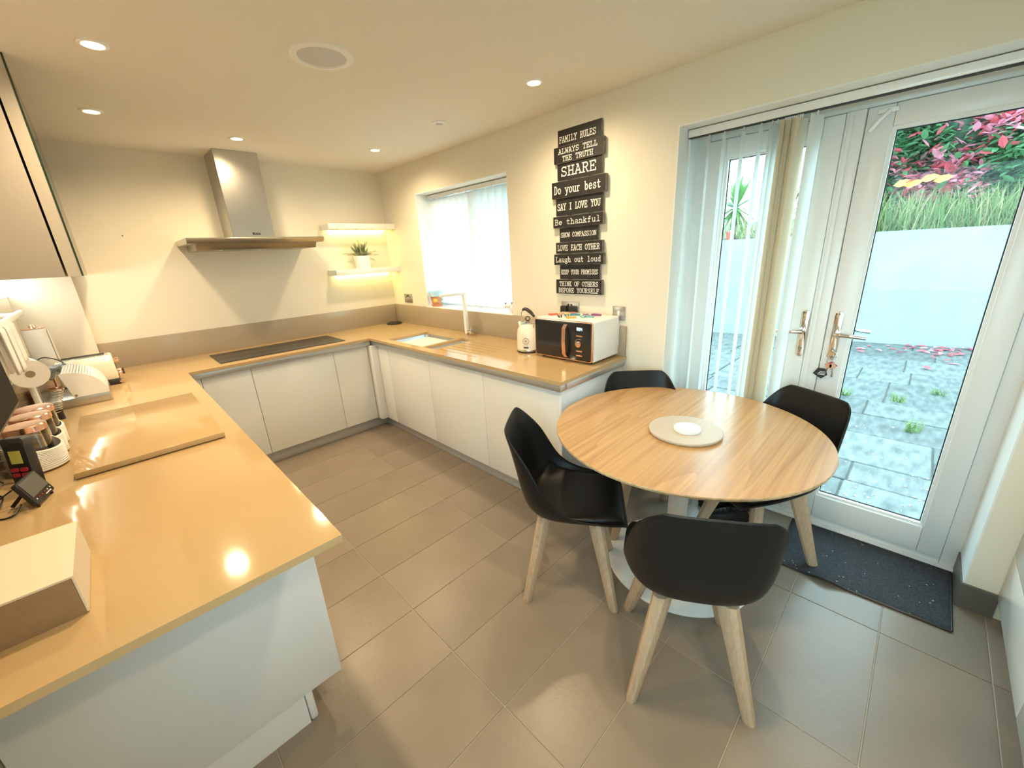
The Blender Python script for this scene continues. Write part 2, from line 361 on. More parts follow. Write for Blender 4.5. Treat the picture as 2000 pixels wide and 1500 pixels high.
# keys
kx = .196
kr = empty('key_bunch', (kx, -3.745, .87), 'bunch of house keys with black fob hanging from the door lock', 'keys')
rg = MB()
for (cz, cx_, rr) in ((.952, .0, .018), (.925, -.006, .014)):
    rg.tube([(kx + cx_, -3.745 + rr * math.cos(t), cz + rr * math.sin(t)) for t in [2 * PI * i / 18 for i in range(19)]], .0018, 6)
rg.build('ring', M['chrome'], kr, smooth=1)
lk = MB(); lk.cyl((.206, -3.743, .972), (.186, -3.743, .972), .004, n=8); lk.cyl((.188, -3.743, .966), (.183, -3.743, .966), .013, n=14); lk.build('lock_key', M['chrome'], kr, smooth=.6)
for dy, ang, mm in ((.004, .18, 'copper'), (-.012, -.12, 'chrome')):
    k = MB(); c0 = Vector((kx - .006, -3.745 + dy, .902)); d = Vector((0, math.sin(ang), -math.cos(ang)))
    k.cyl(c0 - X * .0015, c0 + X * .0015, .013, n=14); e = c0 + d * .055
    k.tube([c0 + d * .008, e], .0032, 6); k.box(e.x - .001, e.x + .001, e.y, e.y + .006, e.z, e.z + .014)
    k.build('key', M[mm], kr, smooth=.6)
rt = MB().prism([(-.026, 0), (0, -.018), (.026, 0), (0, .018)], (kx - .002, -3.75, .905), Y, Z, -X, .002).build('red_tag', M['red'], kr)
fb = MB().prism([(-.036, -.012), (.0, -.034), (.022, -.012), (.01, .018), (-.020, .018)], (kx - .008, -3.722, .868), -Y, Z, -X, .003).build('fob', M['black'], kr)
for i in range(3): MB().box(kx - .012, kx - .0112, -3.735, -3.712 + .004 * i, .868 - i * .007, .871 - i * .007).build('fob_print', M['ink'], fb)

# ------------------------------------------------------------------ outside
ZP = -.12
pat = struct(box('patio', M['joint'], None, WT, 7.2, -9.5, 5.0, ZP - .12, ZP - .012))
po = wloc(pat); rr = random.Random(3)
x = .50; rows = [.62, .34, .62, .52, .45, .82, .55, .70, .62, .55]
for rw in rows:
    y = -6.4 - rr.random() * .6
    while y < .6:
        w = rr.choice([.45, .6, .9, .9, .75])
        s = MB().box(.006, rw - .006, .006, w - .006, -.03, rr.uniform(-.002, .004)).build('paving_slab', M['slab'], pat, bevel=.006, seg=1, local=True)
        s.location = Vector((x, y, ZP)) - po; y += w
    x += rw
def wallx(y): return 5.80 + .153 * (-1.67 - y)
gw = MB(); ya, yb, zt = 4.5, -9.0, 1.52
gw.add([(wallx(ya), ya, ZP - .05), (wallx(yb), yb, ZP - .05), (wallx(yb) + .25, yb, ZP - .05), (wallx(ya) + .25, ya, ZP - .05), (wallx(ya), ya, zt), (wallx(yb), yb, zt), (wallx(yb) + .25, yb, zt), (wallx(ya) + .25, ya, zt)],
       [(0, 1, 5, 4), (1, 2, 6, 5), (2, 3, 7, 6), (3, 0, 4, 7), (4, 5, 6, 7), (0, 3, 2, 1)])
o = gw.build('garden_wall', M['render_wall']); tag(o, 'long white rendered retaining wall across the patio', 'garden wall', kind='structure')
bank = MB().grid(lambda u, v: (wallx(4.5 - 13.5 * u) + .24 + v * 6, 4.5 - 13.5 * u, 1.50 + .5 * v + (.0 if v else 0)), 8, 6)
tag(bank.build('earth_bank', M['soil']), kind='structure')
# grass on the bank: uncountable
g = MB(); rr = random.Random(11)
def blade(mb, p, h, lean, az, w, mi=0):
    d = Vector((math.cos(az), math.sin(az), 0)); s = Vector((-d.y, d.x, 0)) * w
    a = Vector(p); b = a + d * lean * .35 + Z * h * .6; c = a + d * lean + Z * h
    mb.add([a - s, a + s, b + s * .7, b - s * .7, c], [(0, 1, 2, 3), (3, 2, 4)], mi)
for i in range(5200):
    y = rr.uniform(-7.0, -2.5) if i < 4700 else rr.uniform(-2.5, .5); dx = rr.random() ** 1.5 * .9
    blade(g, (wallx(y) + .04 + dx, y, 1.50 + dx * .08), rr.uniform(.12, .62), rr.uniform(.05, .5), rr.uniform(0, 2 * PI), rr.uniform(.004, .009), 0 if rr.random() < .52 else 1)
tag(g.build('bank_grass', [M['grass'], M['straw']]), 'tall wispy green and straw coloured grass along the top of the white wall', 'grass', kind='stuff')
# hedge
hd = empty('red_hedge', (7.5, -4.2, 1.55), 'tall hedge with red, pink and green leaves above the white garden wall', 'hedge')
st = MB()
for i in range(18):
    y = -7.3 + i * .25 + rr.uniform(-.1, .1); x0 = wallx(y) + 1.25
    st.tube([(x0, y, 1.5), (x0 - .1, y + rr.uniform(-.1, .1), 2.2), (x0 - .2, y + rr.uniform(-.3, .3), 3.4)], [.025, .018, .008], 5)
st.build('stems', M['bark'], hd)
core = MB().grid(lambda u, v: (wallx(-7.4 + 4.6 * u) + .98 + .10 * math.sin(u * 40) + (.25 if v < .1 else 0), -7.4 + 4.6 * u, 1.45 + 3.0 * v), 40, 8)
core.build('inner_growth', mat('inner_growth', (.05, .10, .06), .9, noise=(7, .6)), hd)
def leafshape(L=.12, w=.045):
    return [(0, 0, 0), (L * .35, w * .5, .006), (L * .75, w * .38, .004), (L, 0, -.006), (L * .75, -w * .38, .004), (L * .35, -w * .5, .006)], [(0, 1, 2, 3), (0, 3, 4, 5)]
def putleaf(mb, p, R, sc, mi):
    vs, fs = leafshape(); mb.add([R @ (Vector(v) * sc) + Vector(p) for v in vs], fs, mi)
from mathutils import Euler
lv = MB()
for i in range(15000):
    y = rr.uniform(-7.2, -2.72); z = 1.72 + rr.random() * 2.55; bul = .16 * math.sin(y * 5 + z * 3) + .12 * math.sin(y * 11 - z * 6)
    xx = wallx(y) + .78 + bul * .8 + rr.uniform(-.1, .22)
    R = Euler((rr.uniform(-.8, .8), rr.uniform(-.9, .5), rr.uniform(0, 2 * PI))).to_matrix()
    cl = math.sin(y * 4.1 + z * 2.2) + math.sin(y * 1.7 - z * 5.1) + (z - 2.6) * .9
    mi = (0 if cl + rr.uniform(-1, 1) < -.1 else (2 if rr.random() < .72 else 1))
    putleaf(lv, (xx, y, z), R, rr.uniform(.8, 1.45), mi)
tag(lv.build('foliage', [M['leaf_green'], M['leaf_red'], M['leaf_pink']], hd), kind='stuff')
vs, fs = leafshape(.17, .075); bigm = {}
for kk in ('leaf_green', 'leaf_red', 'leaf_pink', 'leaf_orange'):
    b_ = MB().add(vs, fs); o_ = b_.build('leaf', M[kk], hd, local=True); bigm[kk] = o_.data; bpy.data.objects.remove(o_)
ho = wloc(hd)
for i in range(130):
    y = rr.uniform(-5.6, -2.6); z = rr.uniform(1.95, 3.1); kk = rr.choice(['leaf_green', 'leaf_red', 'leaf_red', 'leaf_pink', 'leaf_pink']) if z > 2.15 else rr.choice(['leaf_green', 'leaf_red'])
    link_mesh('leaf', bigm[kk], hd, Vector((wallx(y) + .52 + rr.uniform(-.06, .08), y, z)) - ho, (rr.uniform(-.6, .6), rr.uniform(-.9, .3), rr.uniform(PI * .6, PI * 1.4)), [rr.uniform(.8, 1.2)] * 3)
for dy, dz in ((0, 0), (-.12, -.02), (-.28, .03), (-.42, .0)):
    link_mesh('leaf', bigm['leaf_orange'], hd, Vector((wallx(-3.5) + .45, -3.38 + dy, 2.16 + dz)) - ho, (1.3, -.2, PI * 1.45), (1.2, 1.4, 1))
# yuccas
def yucca(x, y, z, sc, label, seed):
    r_ = empty('yucca_plant', (x, y, z), label, 'plant', 'yuccas on the bank'); q = random.Random(seed)
    tr_ = MB().cyl((x, y, z), (x, y, z + .5 * sc), .05, .04, 8).build('trunk', M['bark'], r_)
    for i in range(84):
        az = q.uniform(0, 2 * PI); el = q.uniform(-.95, 1.45); L = sc * q.uniform(.42, .58); d = Vector((math.cos(az) * math.cos(el), math.sin(az) * math.cos(el), math.sin(el)))
        s = Vector((-math.sin(az), math.cos(az), 0)) * .030; a = Vector((x, y, z + .52 * sc)); b = a + d * L * .5; c = a + d * L - Z * .08 * L
        MB().add([a - s * .6, a + s * .6, b + s, b - s, c], [(0, 1, 2, 3), (3, 2, 4)]).build('leaf', M['yucca'], r_)
yucca(6.35, -1.29, 1.50, 1.1, 'spiky green yucca beside the red flower pot on the garden bank', 1)
yucca(6.7, -2.40, 1.55, 1.1, 'spiky green yucca on the garden bank nearer the red hedge', 2)
rp = empty('flower_pot', (5.93, -1.38, 1.52), 'small red plastic flower pot on top of the white garden wall', 'flower pot')
MB().lathe([(.05, 0), (.07, .12), (.062, .12), (.055, .02), (0, .02)], (5.93, -1.38, 1.52), 16).build('pot', mat('red_pot', (.70, .10, .08), .5), rp, smooth=.6)
MB().lathe([(.074, .11), (.076, .14), (.066, .14), (.066, .11)], (5.93, -1.38, 1.52), 16).build('rim', mat('red_pot_rim', (.72, .12, .09), .5), rp, smooth=.6)
# bare shrub behind the yuccas
tw = empty('bare_shrub', (7.0, -1.9, 1.55), 'leafless thin twiggy shrub behind the yuccas', 'shrub'); q = random.Random(5)
m_ = MB()
for i in range(26):
    a = Vector((7.0, -1.9, 1.55)); d = Vector((q.uniform(-.2, .2), q.uniform(-.4, .4), 1)); pth = [a]
    for k in range(5): a = a + d * q.uniform(.25, .4); d = d + Vector((q.uniform(-.2, .2), q.uniform(-.25, .25), 0)); pth.append(a)
    m_.tube(pth, [.010, .008, .006, .005, .004, .003], 4)
m_.build('twigs', M['bark'], tw)
pe = MB(); q = random.Random(77)
for i in range(420):
    x_ = .55 + abs(q.gauss(0, .75)); y_ = q.uniform(-4.9, -2.6); a_ = q.uniform(0, 6.28); c_ = Vector((x_, y_, ZP + .006)); u_ = Vector((math.cos(a_), math.sin(a_), 0)) * q.uniform(.004, .012); v_ = Vector((-u_.y, u_.x, .0)) * q.uniform(.3, .8)
    pe.add([c_ - u_, c_ - v_ + Z * .003, c_ + u_, c_ + v_ + Z * .004], [(0, 1, 2, 3)])
tag(pe.build('petal_litter', M['white_matt']), 'tiny white petals scattered over the patio slabs outside the doors', 'petals', kind='stuff')
# fallen leaves by the wall foot
flm = {}
vs, fs = leafshape(.10, .045)
for kk in ('leaf_red', 'leaf_pink'):
    o_ = MB().add(vs, fs).build('fallen_leaf', M[kk], None, local=True); flm[kk] = o_.data; bpy.data.objects.remove(o_)
for i in range(70):
    y = rr.gauss(-4.35, .38) if i < 58 else rr.uniform(-4.8, -3.2); xx = wallx(y) - .06 - abs(rr.gauss(0, .35)) - (.3 if i > 50 else 0)
    o = link_mesh('fallen_leaf', flm[rr.choice(list(flm))], None, (xx, y, ZP + rr.uniform(.008, .03)), (rr.uniform(-.3, .3), rr.uniform(-.15, .15), rr.uniform(0, 6.28)), [rr.uniform(.8, 1.3)] * 3)
    tag(o, 'red fallen leaf lying on the patio at the foot of the white wall', 'leaf', 'fallen leaves on the patio')
for i, (wx, wy, hh) in enumerate(((3.15, -4.02, .10), (3.62, -4.30, .07), (2.35, -4.15, .12), (3.1, -3.6, .08))):
    wd = MB(); q = random.Random(20 + i)
    for k in range(22): blade(wd, (wx + q.uniform(-.03, .03), wy + q.uniform(-.05, .05), ZP), hh * q.uniform(.6, 1.2), q.uniform(.02, .1), q.uniform(0, 6.28), .006)
    tag(wd.build('weed_tuft', M['grass']), 'small green weed tuft growing in a joint of the patio slabs', 'weed', 'weeds in the patio joints')

# ------------------------------------------------------------------ kitchen units
def base_unit(name_label, axis, a0, a1, face, back, z0=.10, z1=.787, group='base cabinets', doors=1):
    """axis 'x': unit spans a0..a1 along x, door faces -y at y=face. axis 'y': spans along y, door faces toward x=face."""
    c = (a0 + a1) / 2
    if axis == 'x': loc = (c, (face + back) / 2, z0)
    else: loc = ((face + back) / 2, c, z0)
    r_ = empty('base_cabinet', loc, name_label, 'cabinet', group)
    s = 1 if back > face else -1; t = .019 * s; gp = .0016
    lo, hi = min(a0, a1), max(a0, a1)
    if axis == 'x':
        box('carcass', M['carcass'], r_, lo, hi, face + t * 1.15, back, z0 + .005, z1 + .02)
        box('door', M['gloss'], r_, lo + gp, hi - gp, face, face + t, z0, z1, bevel=.0015)
    else:
        box('carcass', M['carcass'], r_, face + t * 1.15, back, lo, hi, z0 + .005, z1 + .02)
        box('door', M['gloss'], r_, face, face + t, lo + gp, hi - gp, z0, z1, bevel=.0015)
    return r_
YB = -.615
for x0, x1, lab in ((-1.877, -1.577, 'narrow glossy white base cabinet between peninsula and hob cabinet'), (-1.577, -.973, 'wide glossy white base cabinet under the black hob'), (-.973, -.674, 'narrow glossy white base cabinet between hob cabinet and corner')):
    base_unit(lab, 'x', x0, x1, YB, -.02, group='base cabinets under the hob run')
XR = -.615
base_unit('slim glossy white corner filler cabinet next to the sink cabinet', 'y', -.69, -.868, XR, -.02, group='base cabinets under the sink run')
base_unit('glossy white base cabinet under the sink bowls', 'y', -.868, -1.477, XR, -.02, group='base cabinets under the sink run')
base_unit('glossy white base cabinet under the drainer grooves', 'y', -1.477, -2.094, XR, -.02, group='base cabinets under the sink run')
base_unit('glossy white base cabinet under kettle and microwave at the run end', 'y', -2.094, -2.712, XR, -.02, group='base cabinets under the sink run')
o = box('end_panel', M['panel'], None, -.622, -.003, -2.716, -2.74, .0, .805, bevel=.0015); tag(o, 'white end panel closing the sink run beside the table', 'panel')
o = box('corner_post', M['gloss'], None, -.672, -.596, -.596, -.688, .10, .787, bevel=.001); tag(o, 'glossy white inside corner post where the two cabinet runs meet', 'corner post')
PX = -1.985
for i, (a, b) in enumerate(((-.70, -1.38), (-1.38, -2.08), (-2.08, -2.76))):
    base_unit(('glossy white peninsula cabinet nearest the hob run', 'glossy white peninsula cabinet in the middle of the peninsula', 'glossy white peninsula cabinet next to its white end panel')[i], 'y', a, b, PX, XL + .03, group='peninsula cabinets')
o = box('filler_panel', M['gloss'], None, -1.985, -1.879, -.596, YB - .004, .10, .787, bevel=.001); tag(o, 'slim glossy white filler strip where hob run meets peninsula', 'filler panel')
o = box('peninsula_end_panel', M['panel'], None, XL + .006, -1.945, -2.768, -2.79, .13, ZC - TT, bevel=.0012); tag(o, 'large plain white end panel of the peninsula under the worktop overhang', 'panel')
# plinths
pl = MB(); pl.box(-1.99, -.555, -.568, -.55, 0, .098)
tag(pl.build('plinth', M['plinth'], bevel=.001), 'grey satin plinth along the floor under the hob run', 'plinth', 'cabinet plinths')
tag(box('plinth', M['plinth'], None, -.568, -.55, -.57, -2.715, 0, .098, bevel=.001), 'grey satin plinth along the floor under the sink run', 'plinth', 'cabinet plinths')
pp = empty('plinth', (-2.3, -2.77, 0), 'pale plinth with rounded corner cap under the peninsula end panel', 'plinth', 'cabinet plinths')
box('plinth_board', M['panel'], pp, XL + .006, -2.072, -2.762, -2.785, 0, .128)
box('corner_cap', M['panel'], pp, -2.07, -2.045, -2.755, -2.785, 0, .128, bevel=.008)
box('side_board', M['plinth'], pp, -2.062, -2.046, -.60, -2.754, 0, .098)
# aluminium handle rails
def rail(lab, x0, x1, y0, y1):
    tag(box('handle_rail', M['rail'], None, x0, x1, y0, y1, .792, ZC - TT, bevel=.006), lab, 'handle rail', 'recessed handle rails')
rail('brushed grey recessed handle rail above the hob run doors', -1.962, -.656, -.653, -.602)
rail('brushed grey recessed handle rail above the sink run doors', -.653, -.602, -.602, -2.760)
rail('brushed grey handle rail returning along the sink run end', -.60, -.004, -2.742, -2.760)
rail('brushed grey recessed handle rail along the inside of the peninsula', -1.975, -1.944, -.655, -2.765)

# ------------------------------------------------------------------ worktop with undermount cut-outs and drainer grooves
SX0, SX1 = -.585, -.20                       # sink extents in x
SB = ((-.86, -1.365), (-1.395, -1.535))       # bowl extents in y
gro = [(-.56 + .058 * i) for i in range(6)]
xs = sorted(set([XL + .002, XP, -DB, -.002, SX0, SX1, SX0 + .12] + [a for g_ in gro for a in (g_, g_ + .006)]))
ys = sorted(set([-.002, -DB, SB[0][0], SB[0][1], SB[1][0], SB[1][1], -1.56, -1.98, YE, YPE]))
def topz(x, y):
    inside = (y > -DB) or (x < XP and y > YPE) or (x > -DB and y > YE)
    if not inside: return None
    for (a, b) in SB:
        if b < y < a and SX0 < x < SX1: return None
    if -1.98 < y < -1.56:
        for g_ in gro:
            if g_ < x < g_ + .006: return ZC - .003
    return ZC
wt = MB(); nx, ny = len(xs) - 1, len(ys) - 1
cz = [[topz((xs[i] + xs[i + 1]) / 2, (ys[j] + ys[j + 1]) / 2) for j in range(ny)] for i in range(nx)]
zb = ZC - TT
for i in range(nx):
    for j in range(ny):
        z = cz[i][j]
        if z is None: continue
        x0, x1, y0, y1 = xs[i], xs[i + 1], ys[j], ys[j + 1]
        wt.add([(x0, y0, z), (x1, y0, z), (x1, y1, z), (x0, y1, z)], [(0, 1, 2, 3)]); wt.add([(x0, y0, zb), (x0, y1, zb), (x1, y1, zb), (x1, y0, zb)], [(0, 1, 2, 3)])
        for di, dj, p, q in ((1, 0, (x1, y0), (x1, y1)), (-1, 0, (x0, y1), (x0, y0)), (0, 1, (x1, y1), (x0, y1)), (0, -1, (x0, y0), (x1, y0))):
            a, b = i + di, j + dj; zn = cz[a][b] if 0 <= a < nx and 0 <= b < ny else None
            lo_ = zb if zn is None else zn
            if lo_ < z: wt.add([(*p, lo_), (*q, lo_), (*q, z), (*p, z)], [(0, 1, 2, 3)])
me = bpy.data.meshes.new('worktop'); me.from_pydata(wt.v, [], wt.f); bm = bmesh.new(); bm.from_mesh(me); bmesh.ops.remove_doubles(bm, verts=bm.verts, dist=1e-5); bm.to_mesh(me); bm.free()
me.materials.append(M['worktop']); top = bpy.data.objects.new('worktop', me); COL.objects.link(top)
tag(top, 'continuous U-shaped beige quartz worktop with drainer grooves beside the sink', 'worktop')
for q_, lab in (((-2.318, -.022, -.02, -.002), 'beige quartz upstand along the back wall behind the hob'), ((-.02, -.002, -.002, YE + .004), 'beige quartz upstand along the wall behind the sink'), ((XL + .002, XL + .02, -.048, YPE), 'beige quartz upstand along the left wall behind canisters')):
    tag(box('upstand', M['upstand'], None, *q_, ZC + .0003, ZU, bevel=.001), lab, 'upstand', 'worktop upstands')

# sink
snk = empty('sink', (-.39, -1.2, ZC - .2), 'undermounted one and a half bowl stainless steel sink', 'sink')
def bowl(x0, x1, y0, y1, dep):
    b = MB(); n = 8
    def ring(z, ins, r):
        return [(v[0] + (x0 + x1) / 2, v[1] + (y0 + y1) / 2, z) for v in rrect((x1 - x0) - 2 * ins, (y0 - y1) - 2 * ins, r, n)]
    R = [ring(zb, -.004, .03), ring(zb - .004, .0, .035), ring(zb - dep + .02, .012, .045), ring(zb - dep, .03, .05)]
    k = len(R[0]); vs = sum(R, []); fs = []
    for a in range(3): fs += [(a * k + i, a * k + (i + 1) % k, (a + 1) * k + (i + 1) % k, (a + 1) * k + i) for i in range(k)]
    fs.append(tuple(range(3 * k, 4 * k)))
    b.add(vs, fs); o = b.build('bowl', mat('sink_steel', (.50, .53, .57), .30, metal=.9), snk, smooth=.8)
    cx, cy = (x0 + x1) / 2, (y0 + y1) / 2
    MB().lathe([(.0, .004), (.03, .004), (.04, .0)], (cx, cy, zb - dep + .001), 20).build('waste', M['steel_dark'], snk, smooth=.6)
bowl(SX0, SX1, SB[0][0], SB[0][1], .17); bowl(SX0 + .03, SX1, SB[1][0], SB[1][1], .12)

# tap
tp = empty('mixer_tap', (-.085, -1.30, ZC), 'tall square white mixer tap with swivel spout behind the sink', 'tap')
MB().box(-.105, -.065, -1.318, -1.282, ZC, ZC + .012).build('foot', M['chrome'], tp, bevel=.002)
MB().box(-.100, -.070, -1.314, -1.286, ZC + .01, 1.195).build('riser', M['white'], tp, bevel=.003)
sd = Vector((-.97, .22, 0)).normalized(); sn = Vector((-sd.y, sd.x, 0))
s = MB(); s.prism([(-.015, -.010), (.215, -.010), (.215, .012), (-.015, .012)], Vector((-.085, -1.30, 1.195)) - sn * .015, sd, Z, sn, .03); s.build('spout', M['white'], tp, bevel=.003)
e_ = Vector((-.085, -1.30, 1.185)) + sd * .2
MB().cyl(e_, e_ - Z * .022, .012, n=14).build('aerator', M['chrome'], tp, smooth=.6)
h = MB(); h.box(-.097, -.073, -1.345, -1.315, ZC + .018, ZC + .042); h.box(-.102, -.068, -1.372, -1.345, ZC + .008, ZC + .052); h.build('control', M['chrome'], tp, bevel=.003)
MB().box(-.089, -.081, -1.366, -1.358, ZC + .05, ZC + .075).build('lever', M['chrome'], tp, bevel=.002)

# hob
hb = empty('induction_hob', (-1.28, -.36, ZC), 'flush black glass induction hob set in the worktop below the hood', 'hob')
MB().box(-1.737, -.832, -.155, -.565, ZC, ZC + .005).build('glass', M['hob'], hb, bevel=.002)
zm = mat('hob_zone', (.06, .055, .05), .4)
for cx, cy, r_ in ((-1.53, -.27, .085), (-1.53, -.45, .075), (-1.28, -.36, .11), (-1.04, -.27, .085), (-1.04, -.45, .075)):
    MB().tube([(cx + r_ * math.cos(t), cy + r_ * math.sin(t), ZC + .0048) for t in [2 * PI * i / 32 for i in range(33)]], .0009, 4).build('zone_mark', zm, hb)

# extractor hood
hd_ = empty('extractor_hood', (-1.27, -.25, 1.68), 'wide stainless steel chimney extractor hood above the hob', 'extractor hood')
MB().box(-1.408, -1.125, -.29, 0, 1.70, 2.30).build('chimney', M['steel'], hd_, bevel=.0015, seg=1)
cn = MB()
prof = [(-.0, 1.700), (-.475, 1.700), (-.485, 1.693), (-.458, 1.664), (-.0, 1.664)]
cn.prism([(a, b) for a, b in prof], (-1.722, 0, 0), Y, Z, X, .902); cn.build('canopy', M['steel'], hd_, bevel=.001, seg=1)
un = MB(); un.prism([(-.03, 1.664), (-.435, 1.664), (-.405, 1.622), (-.06, 1.622)], (-1.67, 0, 0), Y, Z, X, .80); un.build('filter_tray', M['steel_dark'], hd_, bevel=.001, seg=1)
for cx in (-1.52, -1.27, -1.03): MB().cyl((cx, -.33, 1.6225), (cx, -.33, 1.618), .022, n=16).build('lamp_lens', M['chrome'], hd_)
for i in range(9): MB().box(-1.39 + i * .026, -1.37 + i * .026, -.4835, -.478, 1.690, 1.695).build('touch_key', M['ink'], hd_)

# floating shelves with led strips
for zt_, lab in ((1.825, 'upper white floating shelf in the corner, bare, with LED light below'), (1.425, 'lower white floating shelf in the corner carrying the potted plant')):
    s_ = empty('floating_shelf', (-.33, -.1, zt_ - .048), lab, 'shelf', 'floating corner shelves')
    box('board', M['white_matt'], s_, -.652, -.001, -.19, 0, zt_ - .048, zt_, bevel=.002)
    box('led_strip', M['led'], s_, -.60, -.03, -.035, -.015, zt_ - .053, zt_ - .0475)

# wall cabinet on the left
wc = empty('wall_cabinet', (-2.43, -.75, 1.497), 'tall handleless wall cabinet with dark edged glass door, left wall', 'wall cabinet')
box('carcass', mat('cabinet_taupe', (.46, .41, .35), .4), wc, XL + .001, -2.296, -.05, -1.425, 1.497, H - .002, bevel=.001)
mt = M['gloss']
box('door', mat('door_taupe', (.50, .45, .38), .3), wc, -2.288, -2.247, -.05, -1.425, 1.497, H - .004)
box('glass_facing', mat('green_glass_edge', (.02, .045, .03), .12), wc, -2.2465, -2.241, -.05, -1.427, 1.497, H - .004)
sl = empty('strip_light', (XL + .015, -.73, 1.40), 'glowing white strip light on the wall under the wall cabinet', 'strip light')
box('housing', M['white'], sl, XL + .0005, XL + .012, -.05, -1.40, 1.398, 1.496)
box('diffuser', M['strip'], sl, XL + .012, XL + .022, -.052, -1.395, 1.402, 1.492)

# tall glossy units on the right front
for i in range(2):
    x1 = -.002 - i * .6; x0 = x1 - .598
    t_ = empty('tall_cabinet', ((x0 + x1) / 2, -4.75, .0), ('tall glossy white cupboard beside the patio door wall', 'tall glossy white cupboard second from the patio door wall', 'tall glossy white cupboard third from the patio door wall')[i], 'cupboard', 'tall cupboards')
    box('carcass', M['carcass'], t_, x0, x1, -4.455, -5.05, .095, 2.2)
    box('lower_door', M['gloss'], t_, x0 + .0015, x1 - .0015, -4.434, -4.453, .10, .30, bevel=.001)
    box('door', M['gloss'], t_, x0 + .0015, x1 - .0015, -4.434, -4.453, .303, 1.4, bevel=.001)
    box('upper_door', M['gloss'], t_, x0 + .0015, x1 - .0015, -4.434, -4.453, 1.403, 2.19, bevel=.001)
    box('plinth', M['skirt'], t_, x0, x1, -4.475, -4.49, 0, .094)

# ------------------------------------------------------------------ ceiling fittings
def downlight(x, y, lab):
    r_ = empty('downlight', (x, y, H), lab, 'downlight', 'ceiling downlights')
    MB().lathe([(.030, -.002), (.034, -.006), (.046, -.004), (.048, .0)], (x, y, H), 28, zfun=lambda t, j: 0).build('bezel', M['white'], r_, smooth=.6)
    MB().lathe([(.0, -.0035), (.030, -.0035)], (x, y, H), 24, zfun=lambda t, j: 0).build('bulb', M['lamp'], r_)
    ld = bpy.data.lights.new('spot', 'SPOT'); ld.energy = SPOT_W; ld.color = WARM; ld.spot_size = math.radians(168); ld.spot_blend = 1.0; ld.shadow_soft_size = .045
    lo = bpy.data.objects.new('spot', ld); COL.objects.link(lo); lo.parent = r_; lo.location = (0, 0, -.012)
for x, y, lab in ((-2.0, -1.687, 'lit recessed ceiling downlight above the worktop saver slab'), (-2.007, -.798, 'lit recessed ceiling downlight near the wall cabinet and back wall'),
                  (-1.326, -.632, 'lit recessed ceiling downlight in front of the hood chimney'), (-.448, -.82, 'lit recessed ceiling downlight in the corner above the floating shelves'),
                  (-.423, -2.435, 'lit recessed ceiling downlight near the black word sign'), (-2.0, -2.576, 'lit recessed ceiling downlight above the cardboard box'),
                  (-1.33, -3.75, 'added out-of-view ceiling downlight behind the near chair'), (-2.0, -4.6, 'added out-of-view ceiling downlight by the front wall')):  # last two are unseen lamps added to fill the rear of the room
    downlight(x, y, lab)
sp = empty('ceiling_speaker', (-1.33, -2.085, H), 'large round ceiling speaker with white rim and grey grille', 'speaker')
MB().lathe([(.092, -.001), (.096, -.008), (.122, -.005), (.126, 0)], (-1.33, -2.085, H), 40, zfun=lambda t, j: 0).build('rim', M['white_matt'], sp, smooth=.6)
MB().lathe([(0, -.007), (.06, -.006), (.094, -.003)], (-1.33, -2.085, H), 40, zfun=lambda t, j: 0).build('grille', M['grille'], sp, smooth=1)
vn = empty('ceiling_vent', (-.433, -1.64, H), 'small round white ceiling vent between two downlights', 'vent')
MB().lathe([(.022, -.006), (.028, -.010), (.044, -.004), (.046, 0)], (-.433, -1.64, H), 26, zfun=lambda t, j: 0).build('rim', M['white_matt'], vn, smooth=.6)
MB().lathe([(0, -.012), (.018, -.011), (.020, -.003)], (-.433, -1.64, H), 20, zfun=lambda t, j: 0).build('cap', M['grille'], vn, smooth=.6)

# ------------------------------------------------------------------ blinds
def slat_mesh(h, w=.089, curve=.006):
    return MB().grid(lambda u, v: ((v - .5) * w, curve * (1 - (2 * v - 1) ** 2) + .0006 * math.sin(u * 9), -h * u), 8, 7)
wb = empty('vertical_blind', (.13, -1.2, WZ0), 'closed white vertical slat blind in the kitchen window', 'blind')
box('headrail', M['white'], wb, .11, .15, WY0 - .012, WY1 + .01, WZ1 - .045, WZ1 - .012, bevel=.003)
sm_ = slat_mesh(.915).build('slat', M['slat'], wb, local=True, smooth=1); sme = sm_.data; bpy.data.objects.remove(sm_); wo = wloc(wb)
n = 14
for i in range(n):
    y = WY0 - .055 - i * (1.065 / (n - 1))
    o = link_mesh('slat', sme, wb, Vector((.13, y, WZ1 - .055)) - wo, (0, 0, math.radians(90 + 24)))
    box('hanger', M['white'], wb, .126, .134, y - .004, y + .004, WZ1 - .056, WZ1 - .044)
    sw = box('bottom_weight', M['white_matt'], wb, .12, .14, y - .002, y + .002, WZ1 - .956, WZ1 - .925); 
db_ = empty('door_blind', (.11, -3.4, .0), 'vertical slat blind drawn aside in front of the left patio door', 'blind')
box('headrail', M['white'], db_, .09, .13, DY0 - .012, DY1 + .01, 2.006, 2.040, bevel=.003)
MB().box(.095, .125, DY0 - .012, DY1 + .01, 2.003, 2.0065).build('rail_slot', M['gasket'], db_)
dm = {}
for kk in ('slat', 'slat_cream'):
    s_ = slat_mesh(1.90, .089).build('slat', M[kk], db_, local=True, smooth=1); dm[kk] = s_.data; bpy.data.objects.remove(s_)
do = wloc(db_); rr = random.Random(4)
lst = [(-3.11, 'slat', -14), (-3.18, 'slat', -10), (-3.265, 'slat', -7), (-3.338, 'slat', -5), (-3.382, 'slat', 0), (-3.402, 'slat', 2)]
lst += [(-3.432 - i * .0078, 'slat' if i in (2, 5) else 'slat_cream', 12 + (i % 3) * 2.2) for i in range(9)] + [(-3.548, 'slat', 21)]
